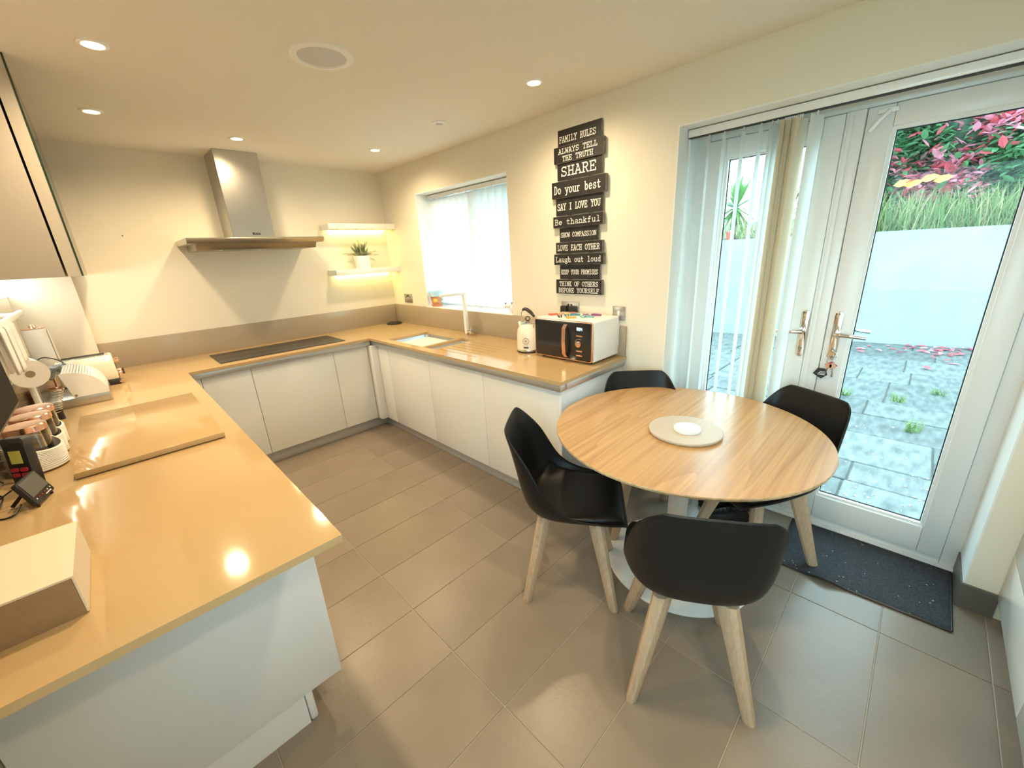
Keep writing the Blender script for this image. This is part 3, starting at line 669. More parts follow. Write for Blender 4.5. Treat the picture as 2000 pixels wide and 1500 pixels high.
for y, kk, a in lst:
    link_mesh('slat', dm[kk], db_, Vector((.11, y, 1.99)) - do, (0, 0, math.radians(-a)))
    box('hanger', M['white'], db_, .107, .113, y - .0025, y + .0025, 1.988, 2.006)
ch = MB()
ch.rope([(.10, -3.02, 2.0), (.10, -3.03, 1.6), (.095, -3.045, 1.35), (.10, -3.02, 1.27), (.102, -3.01, 1.4), (.103, -3.016, 2.0)], .0016, 5)
ch.tube([(.104, -3.012, 2.0), (.104, -3.012, .85)], .0012, 5); ch.build('pull_cord', M['white_matt'], db_)

# ------------------------------------------------------------------ sockets and switch on the right wall
def plate(name, y0, y1, z0, z1, lab, cat, grp=None):
    r_ = empty(name, (0, (y0 + y1) / 2, z0), lab, cat, grp)
    box('face_plate', M['steel'], r_, -.007, 0, y0, y1, z0, z1, bevel=.0015)
    return r_
def dsocket(y0, y1, z0, z1, lab):
    r_ = plate('wall_socket', y0, y1, z0, z1, lab, 'socket', 'wall sockets'); c = (y0 + y1) / 2; w = y0 - y1
    for s_ in (-1, 1):
        yy = c + s_ * w * .23
        hm = MB(); hm.box(-.0085, -.006, yy - .003, yy + .003, z0 + .048, z0 + .06)
        for d in (-1, 1): hm.box(-.0085, -.006, yy + d * .011 - .004, yy + d * .011 + .004, z0 + .026, z0 + .031)
        hm.build('pin_holes', M['gasket'], r_)
        box('rocker', M['black'], r_, -.010, -.006, c + s_ * .012 - .006, c + s_ * .012 + .006, z0 + .06, z0 + .075)
    return r_
dsocket(-.209, -.354, 1.065, 1.152, 'brushed steel double socket by the corner left of the window')
ds = dsocket(-2.262, -2.408, 1.078, 1.166, 'brushed steel double socket with two black plugs below the word sign')
for yy in (-2.30, -2.37): 
    MB().prism(rrect(.048, .05, .012), (-.008, yy, 1.118), Y, Z, -X, .032).build('plug', M['black'], ds, bevel=.004)
sw = plate('cooker_switch', -2.662, -2.748, 1.070, 1.157, 'brushed steel wall switch with white rocker behind the microwave', 'switch')
box('rocker', M['white'], sw, -.013, -.006, -2.698, -2.712, 1.098, 1.128, bevel=.002)

# ------------------------------------------------------------------ lettering (slab typewriter strokes)
def arc(cx, cy, rx, ry, a0, a1, n=10): return [(cx + rx * math.cos(math.radians(a0 + (a1 - a0) * i / n)), cy + ry * math.sin(math.radians(a0 + (a1 - a0) * i / n))) for i in range(n + 1)]
def hs(x, y, w=.13): return [(x - w, y), (x + w, y)]
G = {
 'A': [[(.08, 0), (.36, 1), (.64, 0)], [(.18, .34), (.54, .34)], hs(.08, 0), hs(.64, 0), [(.22, 1), (.36, 1)]],
 'B': [[(.15, 0), (.15, 1)], [(.04, 1), (.4, 1)] + arc(.4, .76, .2, .24, 90, -90) + [(.15, .52)], arc(.4, .26, .24, .26, 90, -90) + [(.04, 0)]],
 'C': [arc(.38, .5, .3, .5, 45, 315, 16), [(.6, .72), (.6, 1)]],
 'D': [[(.15, 0), (.15, 1)], [(.04, 1), (.3, 1)] + arc(.3, .5, .34, .5, 90, -90, 14) + [(.04, 0)]],
 'E': [[(.15, 0), (.15, 1)], [(.04, 1), (.62, 1), (.62, .78)], [(.15, .52), (.45, .52)], [(.45, .42), (.45, .62)], [(.04, 0), (.64, 0), (.64, .24)]],
 'F': [[(.15, 0), (.15, 1)], [(.04, 1), (.62, 1), (.62, .76)], [(.15, .5), (.45, .5)], [(.45, .4), (.45, .6)], hs(.17, 0, .15)],
 'G': [arc(.38, .5, .3, .5, 45, 345, 16), [(.66, .42), (.42, .42)], [(.62, .42), (.62, 0)]],
 'H': [[(.14, 0), (.14, 1)], [(.58, 0), (.58, 1)], [(.14, .5), (.58, .5)], hs(.14, 0), hs(.58, 0), hs(.14, 1), hs(.58, 1)],
 'I': [[(.36, 0), (.36, 1)], hs(.36, 0, .2), hs(.36, 1, .2)],
 'K': [[(.14, 0), (.14, 1)], [(.58, 1), (.16, .42)], [(.28, .56), (.6, 0)], hs(.14, 0), hs(.14, 1), hs(.58, 0), hs(.56, 1)],
 'L': [[(.2, 0), (.2, 1)], [(.06, 0), (.64, 0), (.64, .28)], hs(.2, 1, .15)],
 'M': [[(.1, 0), (.1, 1), (.36, .4), (.62, 1), (.62, 0)], hs(.1, 0, .1), hs(.62, 0, .1), hs(.07, 1, .08), hs(.65, 1, .08)],
 'N': [[(.12, 0), (.12, 1), (.58, 0), (.58, 1)], hs(.12, 0, .1), hs(.58, 1, .11), hs(.08, 1, .08)],
 'O': [arc(.36, .5, .3, .5, 0, 360, 20)],
 'P': [[(.15, 0), (.15, 1)], [(.04, 1), (.4, 1)] + arc(.4, .74, .22, .26, 90, -90) + [(.15, .48)], hs(.18, 0, .15)],
 'R': [[(.15, 0), (.15, 1)], [(.04, 1), (.4, 1)] + arc(.4, .76, .2, .24, 90, -90) + [(.15, .52)], [(.38, .52), (.6, 0), (.7, 0)], hs(.15, 0)],
 'S': [arc(.36, .75, .24, .25, 40, 270, 12) + arc(.36, .25, .26, .25, 90, -150, 12), [(.6, .78), (.6, 1)], [(.1, 0), (.1, .24)]],
 'T': [[(.36, 0), (.36, 1)], [(.06, .76), (.06, 1), (.66, 1), (.66, .76)], hs(.36, 0, .16)],
 'U': [[(.12, 1), (.12, .3)] + arc(.36, .28, .24, .28, 180, 360, 10) + [(.6, 1)], hs(.12, 1), hs(.6, 1)],
 'V': [[(.08, 1), (.36, 0), (.64, 1)], hs(.1, 1, .12), hs(.62, 1, .12)],
 'W': [[(.05, 1), (.2, 0), (.36, .7), (.52, 0), (.67, 1)], hs(.08, 1, .1), hs(.64, 1, .1)],
 'Y': [[(.08, 1), (.36, .48), (.64, 1)], [(.36, .48), (.36, 0)], hs(.1, 1, .11), hs(.62, 1, .11), hs(.36, 0, .16)],
 'a': [arc(.34, .48, .2, .2, 150, 0, 8) + [(.54, .08), (.64, 0), (.7, .02)], arc(.33, .19, .22, .19, 70, 360 + 10, 14)],
 'b': [[(.04, 1), (.15, 1), (.15, 0)], arc(.37, .33, .22, .33, 150, -150, 14)],
 'd': [[(.45, 1), (.57, 1), (.57, 0), (.68, 0)], arc(.34, .33, .22, .33, 30, 330, 14)],
 'e': [[(.12, .36), (.6, .36)] + arc(.36, .34, .25, .34, 5, 315, 16)],
 'f': [[(.3, 0), (.3, .75)] + arc(.47, .8, .17, .2, 180, 60, 6), [(.1, .62), (.55, .62)], hs(.3, 0, .17)],
 'g': [arc(.33, .4, .2, .24, 0, 360, 14), [(.5, .55), (.68, .66)], [(.2, .2), (.14, .08), (.5, .05)] + arc(.36, -.14, .26, .16, 50, -200, 12)],
 'h': [[(.04, 1), (.15, 1), (.15, 0)], arc(.36, .4, .2, .26, 170, 0, 8) + [(.56, 0)], hs(.15, 0), hs(.58, 0)],
 'k': [[(.04, 1), (.15, 1), (.15, 0)], [(.54, .64), (.17, .28)], [(.28, .38), (.58, 0)], hs(.15, 0, .1), hs(.58, 0, .1), hs(.52, .64, .1)],
 'l': [[(.18, 1), (.36, 1), (.36, 0)], hs(.36, 0, .24)],
 'n': [[(.04, .66), (.15, .66), (.15, 0)], arc(.36, .4, .2, .26, 170, 0, 8) + [(.56, 0)], hs(.15, 0), hs(.58, 0)],
 'o': [arc(.36, .33, .25, .33, 0, 360, 18)],
 'r': [[(.06, .66), (.22, .66), (.22, 0)], arc(.44, .4, .2, .26, 170, 50, 8), hs(.24, 0, .18)],
 's': [arc(.36, .49, .2, .17, 40, 270, 10) + arc(.36, .17, .22, .17, 90, -150, 10), [(.55, .5), (.55, .66)], [(.14, 0), (.14, .16)]],
 't': [[(.26, .92), (.26, .18)] + arc(.42, .18, .16, .18, 180, 330, 8), [(.08, .64), (.56, .64)]],
 'u': [[(.04, .66), (.14, .66), (.14, .22)] + arc(.34, .22, .2, .22, 180, 350, 8), [(.46, .66), (.57, .66), (.57, 0), (.68, 0)]],
 'y': [[(.1, .66), (.37, .02)], [(.62, .66), (.28, -.26), (.1, -.28)], hs(.1, .66, .1), hs(.62, .66, .1)],
}
ADV = .80
def strokes(mb, pts, wd, O, U_, V_, sx, sy, N_):
    P = [O + U_ * (a * sx) + V_ * (b * sy) for a, b in pts]
    for a, b in zip(P[:-1], P[1:]):
        d = b - a
        if d.length < 1e-7: continue
        d.normalize(); s = N_.cross(d) * wd; e = d * wd * .8; k_ = N_ * (.00005 * (len(mb.f) % 13)); a = a + k_; b = b + k_
        mb.add([a - s - e, b - s + e, b + s + e, a + s - e], [(0, 1, 2, 3)])
def text(mb, txt, O, U_, V_, width, height, N_, bold=.085):
    nch = len(txt); sx = width / (nch * ADV - .08); x = 0
    for c in txt:
        for st_ in G.get(c, []): strokes(mb, st_, height * bold * .75, O + U_ * (x * sx), U_, V_, sx, height, N_)
        x += ADV
sg = empty('word_sign', (-.02, -2.41, 1.222), 'tall black wooden word sign of stacked boards with white family rules', 'wall sign')
BR = [(-2.258, -2.568, 2.181, 2.090, ['FAMILY RULES'], 0), (-2.235, -2.591, 2.090, 2.001, ['ALWAYS TELL', 'THE TRUTH'], 1), (-2.251, -2.576, 2.002, 1.908, ['SHARE'], 0), (-2.214, -2.609, 1.901, 1.807, ['Do your best'], 1),
      (-2.236, -2.586, 1.806, 1.706, ['SAY I LOVE YOU'], 0), (-2.221, -2.596, 1.701, 1.634, ['Be thankful'], 1), (-2.263, -2.558, 1.632, 1.547, ['SHOW COMPASSION'], 0), (-2.240, -2.594, 1.545, 1.477, ['LOVE EACH OTHER'], 1),
      (-2.224, -2.604, 1.473, 1.406, ['Laugh out loud'], 1), (-2.262, -2.574, 1.404, 1.316, ['KEEP YOUR PROMISES'], 0), (-2.238, -2.595, 1.313, 1.222, ['THINK OF OTHERS', 'BEFORE YOURSELF'], 1)]
MARG = {0: (.04, .12), 2: (.09, .12), 3: (.05, .08), 10: (.06, .05)}
for i, (y0, y1, z1, z0, lines, proud) in enumerate(BR):
    xb = -.030 if proud else -.018; w = y0 - y1; hh = z1 - z0
    bd = MB(); bd.box(xb, -.006, y0, y1, z0, z1); b_ = bd.build('board', [M['sign'], M['sign_edge']], sg, bevel=.0012, seg=1)
    for p in b_.data.polygons:
        if p.normal.x > -.9: p.material_index = 1
    nl = len(lines); ml, mr = MARG.get(i, (.04, .05))
    for k, ln in enumerate(lines):
        if i == 2: th = hh * .52
        elif nl == 2: th = hh * .29
        elif i in (6, 9): th = hh * .30
        elif i == 0: th = hh * .34
        elif i == 4: th = hh * .36
        else: th = hh * .46
        low = any(c in 'gy' for c in ln)
        zc = z0 + hh * (.5 if nl == 1 else (.68, .22)[k]) - th * .5 + (0 if nl == 1 else th * .1)
        if i == 0: zc -= hh * .08
        tw = w * (1 - ml - mr)
        if i == 1: tw *= (.86, .68)[k]
        if i == 10: tw *= (.95, 1.0)[k]
        off = w * ml + (w * (1 - ml - mr) - tw) / 2
        per = tw / (len(ln) * ADV - .08) * ADV; ci = 0
        for wd_ in ln.split(' '):
            tx = MB(); text(tx, wd_, Vector((xb - .0006, y0 - off - ci * per, zc)), -Y, Z, per / ADV * (len(wd_) * ADV - .08), th, -X)
            tx.build('word', M['ink'], b_); ci += len(wd_) + 1
for yy in (-2.32, -2.48): MB().box(-.0058, -.0005, yy, yy - .03, 1.25, 2.16).build('batten', M['sign_edge'], sg)
# hood maker plate text
tx = MB(); 
MLET = {'M': G['M'], 'i': [[(.22, .66), (.36, .66), (.36, 0)], hs(.36, 0, .2), hs(.36, .92, .06)], 'e': G['e'], 'l': G['l']}
G['i'] = MLET['i']
text(tx, 'Miele', Vector((-1.275, -.2915, 1.728)), X, Z, .052, .016, -Y, .16)
tx.build('maker_mark', M['black'], hd_)

# ------------------------------------------------------------------ table, turntable
tb = empty('round_table', (-.527, -3.345, 0), 'round oak topped dining table on a white pedestal', 'table')
tc_ = (-.527, -3.345); RT = .556; zt = .720
MB().lathe([(0, zt - .016), (RT - .012, zt - .016), (RT - .002, zt - .012), (RT, zt - .004), (RT - .0015, zt)], (*tc_, 0), 96).build('edge', M['ply'], tb, smooth=.5)
MB().lathe([(RT - .0015, zt + .0002), (0, zt + .0002)], (*tc_, 0), 96, zfun=lambda t, j: 0).build('table_top', M['oak'], tb)
MB().lathe([(0, zt - .016), (.22, zt - .016), (.22, zt - .022), (.10, zt - .03), (.046, zt - .06), (.043, .30), (.045, .10), (.06, .045), (.11, .022), (0, .022)], (-.527, -3.36, 0), 40).build('column', M['base'], tb, smooth=.7)
MB().lathe([(0, .0), (.333, .0), (.335, .006), (.325, .012), (.10, .024), (0, .024)], (-.522, -3.378, 0), 64).build('foot_disc', M['base'], tb, smooth=.5)
ls = empty('lazy_susan', (-.575, -3.38, .7202), 'round beige turntable in the middle of the oak table', 'turntable')
for nm, r0, za, zb_, mm in (('base', .144, .7204, .7265, 'ply'), ('plate', .149, .7275, .7375, 'susan')):
    MB().lathe([(0, za), (r0 - .002, za), (r0, za + .002), (r0, zb_ - .002), (r0 - .002, zb_), (0, zb_)], (-.575, -3.38, 0), 56).build(nm, M[mm], ls, smooth=.6)
for k, (lab) in enumerate(('white round coaster directly on the beige turntable', 'white round coaster on top of another on the turntable')):
    za = .7378 + k * .0068
    o = MB().lathe([(0, za), (.053, za), (.0545, za + .002), (.0545, za + .0048), (.053, za + .0064), (0, za + .0064)], (-.582, -3.392, 0), 36).build('coaster', M['white_matt'], None, smooth=.6)
    tag(o, lab, 'coaster', 'coasters on the turntable')

# ------------------------------------------------------------------ chairs
# shell stations front lip -> top of back: spine x, z, half width, rim x, rim z
CP = [(.232, .385, .135, .232, .385), (.224, .416, .178, .224, .421), (.15, .426, .208, .158, .440), (.05, .414, .220, .075, .456), (-.05, .404, .226, .005, .478), (-.13, .412, .229, -.046, .509), (-.187, .460, .228, -.086, .556),
      (-.214, .545, .223, -.120, .618), (-.232, .635, .212, -.156, .684), (-.248, .72, .194, -.200, .742), (-.262, .785, .170, -.240, .788), (-.270, .814, .138, -.258, .814)]
def cat(P, t):
    n = len(P) - 1; s = min(max(t * n, 0), n - 1e-6); i = int(s); f = s - i
    p = [P[max(i - 1, 0)], P[i], P[i + 1], P[min(i + 2, n)]]
    return [.5 * (2 * b + (c - a) * f + (2 * a - 5 * b + 4 * c - d) * f * f + (3 * b - 3 * c + d - a) * f ** 3) for a, b, c, d in zip(*p)]
def shell_pt(u, v, off=0.0, wsc=1.0):
    a = cat(CP, u); b = cat(CP, min(u + .01, 1)); c = cat(CP, max(u - .01, 0))
    T = Vector((b[0] - c[0], 0, b[1] - c[1])).normalized(); N_ = Vector((T.z, 0, -T.x))
    q = 2 * v - 1; e = abs(q * wsc) ** 3.0; p = Vector((a[0] + (a[3] - a[0]) * e, 0, a[1] + (a[4] - a[1]) * e)) + N_ * off; return p + Y * (a[2] * wsc * math.sin(q * 1.25) / math.sin(1.25))
def make_chair():
    r_ = empty('dining_chair', (0, 0, 0))
    sh = MB().grid(lambda u, v: shell_pt(u, v), 30, 21).build('shell', M['shell'], r_, local=True, smooth=1.2)
    md = sh.modifiers.new('solid', 'SOLIDIFY'); md.thickness = .009; md.offset = -1
    md = sh.modifiers.new('sub', 'SUBSURF'); md.levels = 1; md.render_levels = 1
    def cpt(u, v):
        e = 1 - max(abs(2 * u - 1), abs(2 * v - 1)) ** 6
        return shell_pt(.10 + .42 * u, v, .004 + .026 * e, .86)
    cs = MB().grid(cpt, 18, 15).build('seat_pad', M['seat'], r_, local=True, smooth=1.2)
    md = cs.modifiers.new('solid', 'SOLIDIFY'); md.thickness = .006; md.offset = -1
    for sx in (1, -1):
        for sy in (1, -1):
            top_ = Vector((.105 * sx, .095 * sy, .405)); ft = Vector((.19 * sx, .185 * sy, .0)); lg = MB(); rings = []
            d = Vector((sx, sy, 0)).normalized(); s = Vector((-d.y, d.x, 0))
            for t, a, b in ((0, .040, .028), (.25, .036, .027), (.6, .029, .0235), (.985, .0225, .0195), (1, .0205, .0175)):
                c = top_.lerp(ft, t)
                rings += [c + d * a * math.cos(k * PI / 5 + .3) + s * b * math.sin(k * PI / 5 + .3) for k in range(10)]
            lg.add(rings, [(i * 10 + k, i * 10 + (k + 1) % 10, (i + 1) * 10 + (k + 1) % 10, (i + 1) * 10 + k) for i in range(4) for k in range(10)] + [tuple(range(10))[::-1], tuple(range(40, 50))])
            lg.build('leg', M['leg'], r_, local=True, smooth=.55)
    br = MB()
    for a in (PI / 4, 3 * PI / 4):
        d = Vector((math.cos(a), math.sin(a), 0)); s = Vector((-d.y, d.x, 0)) * .022
        br.add([d * .17 + s + Z * .375, -d * .17 + s + Z * .375, -d * .17 - s + Z * .375, d * .17 - s + Z * .375, d * .16 + s + Z * .40, -d * .16 + s + Z * .40, -d * .16 - s + Z * .40, d * .16 - s + Z * .40],
               [(0, 1, 2, 3), (7, 6, 5, 4), (0, 4, 5, 1), (1, 5, 6, 2), (2, 6, 7, 3), (3, 7, 4, 0)])
    br.build('cross_brace', M['leg'], r_, local=True)
    return r_
ch0 = make_chair()
spots = [(-.94, -3.04, (.57, -.82), 'black shell dining chair on the kitchen cabinet side of the table'), (-1.003, -3.601, (.85, .52), 'black shell dining chair with its back turned, standing clear of cabinets and doors'),
         (-.215, -3.615, (-.87, .49), 'black shell dining chair with one leg on the doormat'), (-.335, -3.085, (-.76, -.65), 'black shell dining chair between table and wall below the switch')]
for i, (x, y, f, lab) in enumerate(spots):
    c = ch0 if i == 0 else copy_tree(ch0)
    c.location = (x, y, .0); c.rotation_euler = (0, 0, math.atan2(f[1], f[0])); tag(c, lab, 'chair', 'black dining chairs')

# ------------------------------------------------------------------ doormat, shoes
def matpt(u, v):
    A = Vector((-.198, -4.325, 0)); B = Vector((-.218, -3.742, 0)); C_ = Vector((.205, -3.715, 0)); D_ = Vector((.222, -4.327, 0))
    p = A.lerp(B, u).lerp(D_.lerp(C_, u), v)
    z = .009 + .02 * math.exp(-((u - .68) / .09) ** 2) * max(0, 1 - v * 3.2) + .006 * math.exp(-((u - .75) / .05) ** 2) * math.exp(-((v - .3) / .2) ** 2)
    return p + Z * z + (A - D_).normalized() * .012 * math.exp(-((u - .7) / .12) ** 2) * (1 - v)
dmt = empty('doormat', (0, -4.03, 0), 'dark charcoal doormat with rumpled edge in front of the patio doors', 'doormat')
o = MB().grid(matpt, 40, 20).build('pile', M['mat'], dmt, smooth=1); md = o.modifiers.new('s', 'SOLIDIFY'); md.thickness = .008; md.offset = -1
hm = MB().tube([matpt(i / 30, 0) - Z * .004 for i in range(31)], .0055, 6).tube([matpt(0, i / 20) - Z * .004 for i in range(21)], .005, 6); hm.build('hem', M['black'], dmt, smooth=1)
fl_ = MB(); q = random.Random(9)
for i in range(34):
    p = matpt(q.random(), q.random()); fl_.box(p.x - .002, p.x + .002, p.y - .001, p.y + .001 + q.random() * .004, p.z + .0004, p.z + .0012)
tag(fl_.build('fluff', M['mat_spec'], dmt), kind='stuff')
def shoe(x, y, rz, lab):
    r_ = empty('shoe', (x, y, 0), lab, 'shoe', 'black shoes under the table', rz)
    def sp_(u, v):
        a = 2 * PI * v; w = .042 * (math.sin(PI * min(max(u, .02), .98)) ** .4) * (1 - .15 * math.cos(u * 6)); hgt = .05 + .045 * (1 - u) ** 1.2
        return Vector((-.13 + .26 * u, w * math.cos(a), .018 + max(0, math.sin(a)) * hgt * (math.sin(PI * min(max(u, .03), .97)) ** .35)))
    MB().grid(sp_, 16, 17).build('upper', M['seat'], r_, local=True, smooth=1.2)
    MB().prism([(.13 * math.cos(t), .045 * math.sin(t)) for t in [2 * PI * k / 24 for k in range(24)]], (0, 0, 0), X, Y, Z, .02).build('sole', M['black'], r_, local=True, bevel=.003)
    lc = MB()
    for k in range(4): lc.tube([(.0 + k * .018, -.022, .086 - k * .008), (.009 + k * .018, 0, .094 - k * .008), (.0 + k * .018, .022, .086 - k * .008)], .0028, 5)
    lc.build('laces', M['shell'], r_, local=True)
    MB().tube([(-.085 + .04 * math.cos(t), .03 * math.sin(t), .094 + .004 * math.cos(t)) for t in [2 * PI * k / 16 for k in range(17)]], .008, 6).build('collar', M['cloth_blue'] if False else M['seat'], r_, local=True, smooth=1)
    return r_
shoe(-.03, -3.465, 2.2, 'black laced shoe lying under the table nearer the pedestal')
shoe(.078, -3.385, 2.2, 'black laced shoe under the table nearer the shaggy fur item')
fz = empty('fur_item', (.178, -3.48, 0), 'black and grey shaggy fur item on the floor by the patio doors', 'fur item')
MB().lathe([(0, 0), (.04, 0), (.05, .03), (.045, .09), (.025, .12), (0, .125)], (.178, -3.48, 0), 20).build('body', M['seat'], fz, smooth=1)
fu = MB(); q = random.Random(2)
for i in range(900):
    a = q.uniform(0, 2 * PI); z = q.uniform(.02, .125); r = .05 * (1 - (z / .14) ** 3) ; p = Vector((.178 + r * math.cos(a), -3.48 + r * math.sin(a), z))
    fu.add([p + Vector((-math.sin(a), math.cos(a), 0)) * .002, p - Vector((-math.sin(a), math.cos(a), 0)) * .002, p + Vector((math.cos(a), math.sin(a), 0)) * q.uniform(.004, .012) - Z * q.uniform(.01, min(.05, z))], [(0, 1, 2)], q.choice([0, 1, 1]))
tag(fu.build('fur', [M['black'], M['mat_spec']], fz), kind='stuff')

# ------------------------------------------------------------------ things on the sink run
# microwave
mw = empty('microwave', (-.16, -2.505, ZC), 'white microwave oven with black glass front and rose copper handle', 'microwave')
x0, x1, y0, y1, z0, z1 = -.300, -.022, -2.287, -2.722, ZC + .012, 1.104
MB().box(x0, x1, y1, y0, z0, z1).build('body', M['white'], mw, bevel=.012, seg=3)
MB().prism(rrect(.27, .15, .02), ((x0 + x1) / 2, y1 + .0004, (z0 + z1) / 2), X, Z, -Y, .003).build('side_panel', M['white'], mw, bevel=.002)
for xx in (x0 + .03, x1 - .03):
    for yy in (y0 - .04, y1 + .04): MB().cyl((xx, yy, ZC), (xx, yy, z0 + .004), .012, n=12).build('foot', M['black'], mw)
yc, zc, w, h = (y0 + y1) / 2, (z0 + z1) / 2, y0 - y1, z1 - z0
MB().prism(rrect(w - .002, h - .004, .016), (x0 + .004, yc, zc), Y, Z, -X, .016).build('copper_surround', M['copper'], mw, bevel=.002)
f_ = MB().prism(rrect(w - .016, h - .016, .012), (x0 - .0125, yc, zc), Y, Z, -X, .003).build('door', M['black_glass'], mw, bevel=.001)
MB().box(x0 - .0162, x0 - .0155, y0 - .025, -2.52, zc - .045, z1 - .02).build('window_mesh', mat('mw_window', (.012, .012, .013), .25), f_)
MB().box(x0 - .0165, x0 - .0150, -2.557, -2.5585, z0 + .01, z1 - .01).build('door_gap', M['gasket'], f_)
hn = MB(); HP = [(x0 - .016, -2.540, z1 - .022), (x0 - .036, -2.540, z1 - .045), (x0 - .041, -2.540, zc), (x0 - .036, -2.540, z0 + .042), (x0 - .016, -2.540, z0 + .018)]
for a, b in zip(HP[:-1], HP[1:]):
    hn.add([(a[0], -2.527, a[2]), (a[0], -2.553, a[2]), (b[0], -2.553, b[2]), (b[0], -2.527, b[2]), (a[0] - .006, -2.527, a[2]), (a[0] - .006, -2.553, a[2]), (b[0] - .006, -2.553, b[2]), (b[0] - .006, -2.527, b[2])],
           [(0, 1, 2, 3), (7, 6, 5, 4), (0, 4, 5, 1), (1, 5, 6, 2), (2, 6, 7, 3), (3, 7, 4, 0)])
hn.build('handle', M['copper'], mw, smooth=.8)
yc2 = -2.635; xf = x0 - .0158
MB().cyl((xf, yc2, zc - .012), (xf - .016, yc2, zc - .012), .020, .018, 24).build('knob', M['copper'], mw, bevel=.002)
MB().tube([(xf - .0005, yc2 + .03 * math.cos(t), zc - .012 + .03 * math.sin(t)) for t in [-.4 + i * .16 for i in range(16)]], .0008, 4).build('knob_scale', M['ink'], mw)
for zz in (zc + .035, zc - .055, zc - .082): MB().box(xf - .003, xf, yc2 + .022, yc2 - .022, zz - .004, zz + .004).build('button', M['copper'], mw, bevel=.001)
dg = MB(); SEG = {'0': 'abcdef', '4': 'fgbc'}
def seg7(mb, ch_, y, z, w_, h_, xx):
    t = .0016
    R_ = {'a': (0, w_, h_, h_), 'g': (0, w_, h_ / 2, h_ / 2), 'd': (0, w_, 0, 0), 'f': (0, 0, h_ / 2, h_), 'b': (w_, w_, h_ / 2, h_), 'e': (0, 0, 0, h_ / 2), 'c': (w_, w_, 0, h_ / 2)}
    for k in SEG[ch_]:
        a, b, c, d = R_[k]; mb.box(xx - .0006, xx, y - a + t / 2, y - b - t / 2, z + c - t / 2, z + d + t / 2)
for i, c in enumerate('004'): seg7(dg, c, yc2 + .016 - i * .013, zc + .068, .008, .015, xf)
dg.build('clock_digits', M['digits'], mw)
# pile of coloured clips on the microwave
cols = [(.85, .16, .10), (.86, .55, .35), (.88, .22, .18), (.03, .03, .03), (.05, .22, .32), (.06, .28, .38), (.85, .42, .08), (.30, .12, .34), (.25, .52, .55), (.24, .5, .52), (.28, .07, .2), (.86, .62, .2)]
cname = ['red', 'peach', 'coral', 'black', 'navy', 'teal', 'orange', 'purple', 'pale turquoise', 'turquoise', 'plum', 'yellow']
cpos = [(-.19, -2.34), (-.14, -2.36), (-.10, -2.42), (-.235, -2.43), (-.19, -2.45), (-.14, -2.475), (-.24, -2.52), (-.12, -2.55), (-.185, -2.565), (-.165, -2.60), (-.09, -2.60), (-.13, -2.42)]
for i, ((cx, cy), cc, nm) in enumerate(zip(cpos, cols, cname)):
    a = random.Random(i).uniform(0, 3.1); c_ = empty('bag_clip', (cx, cy, 1.104), nm + ' plastic bag clip lying on top of the microwave', 'clip', 'clips on the microwave', a)
    mm = mat('clip_' + nm.replace(' ', '_'), cc, .4)
    for s_ in (-1, 1):
        MB().add([(-.03, .002 * s_, .0), (.03, .009 * s_, .0), (.03, .015 * s_, .0), (-.03, .009 * s_, .0), (-.03, .002 * s_, .009), (.03, .009 * s_, .012), (.03, .015 * s_, .012), (-.03, .009 * s_, .009)],
                 [(0, 1, 2, 3), (7, 6, 5, 4), (0, 4, 5, 1), (1, 5, 6, 2), (2, 6, 7, 3), (3, 7, 4, 0)]).build('jaw', mm, c_, local=True, bevel=.0015)
    MB().tube([(.004, -.012, .006), (.0, 0, .012), (.004, .012, .006)], .0022, 6).build('spring', M['chrome'] if i % 2 else mm, c_, local=True)
# kettle
kx_, ky_ = -.235, -2.155
kt = empty('kettle', (kx_, ky_, ZC), 'cream traditional style electric kettle with black handle beside the microwave', 'kettle')
MB().lathe([(0, 0), (.076, 0), (.080, .006), (.080, .012), (.0, .012)], (kx_, ky_, ZC), 36).build('base', M['black'], kt, smooth=.5)
MB().lathe([(.079, .012), (.080, .016), (.079, .022), (.077, .022)], (kx_, ky_, ZC), 36, zfun=lambda t, j: 0).build('chrome_band', M['chrome'], kt, smooth=.6)
MB().lathe([(.0, .021), (.078, .021), (.079, .05), (.077, .12), (.071, .155), (.056, .180), (.052, .190), (.0, .190)], (kx_, ky_, ZC), 36).build('body', M['cream'], kt, smooth=.6)
ld_ = MB().lathe([(.051, .189), (.049, .196), (.03, .203), (0, .206)], (kx_, ky_, ZC), 30, zfun=lambda t, j: 0).build('lid', M['steel'], kt, smooth=.8)
vd = Vector((-.73, -.68, 0)); vs_ = Vector((-vd.y, vd.x, 0))
MB().tube([Vector((kx_, ky_, ZC + .222)) + vs_ * .014 * math.cos(t) + Z * .014 * math.sin(t) for t in [2 * PI * i / 18 for i in range(19)]], .0035, 6).build('lid_ring', M['black'], ld_, smooth=1)
spd = Vector((.25, .97, 0)).normalized()
sp1 = MB(); c0 = Vector((kx_, ky_, ZC)) + spd * .058
sp1.tube([c0 + Z * .135, c0 + spd * .035 + Z * .165, c0 + spd * .05 + Z * .188], [.022, .014, .012], 10); sp1.build('spout', M['cream'], kt, smooth=1)
wr_ = MB(); hc = Vector((kx_, ky_, ZC))
for s_ in (1,): wr_.tube([hc + spd * .062 + Z * .172, hc + spd * .082 + Z * .215, hc + spd * .078 + Z * .255, hc + spd * .055 + Z * .275], .003, 6)
wr_.tube([hc - spd * .062 + Z * .17, hc - spd * .085 + Z * .205, hc - spd * .082 + Z * .24], .003, 6); wr_.build('handle_wire', M['chrome'], kt, smooth=1)
MB().tube([hc + spd * .055 + Z * .276, hc + spd * .03 + Z * .284, hc + Z * .281, hc - spd * .04 + Z * .268, hc - spd * .078 + Z * .246], [.009, .011, .012, .012, .008], 10).build('grip', M['black'], kt, smooth=1)
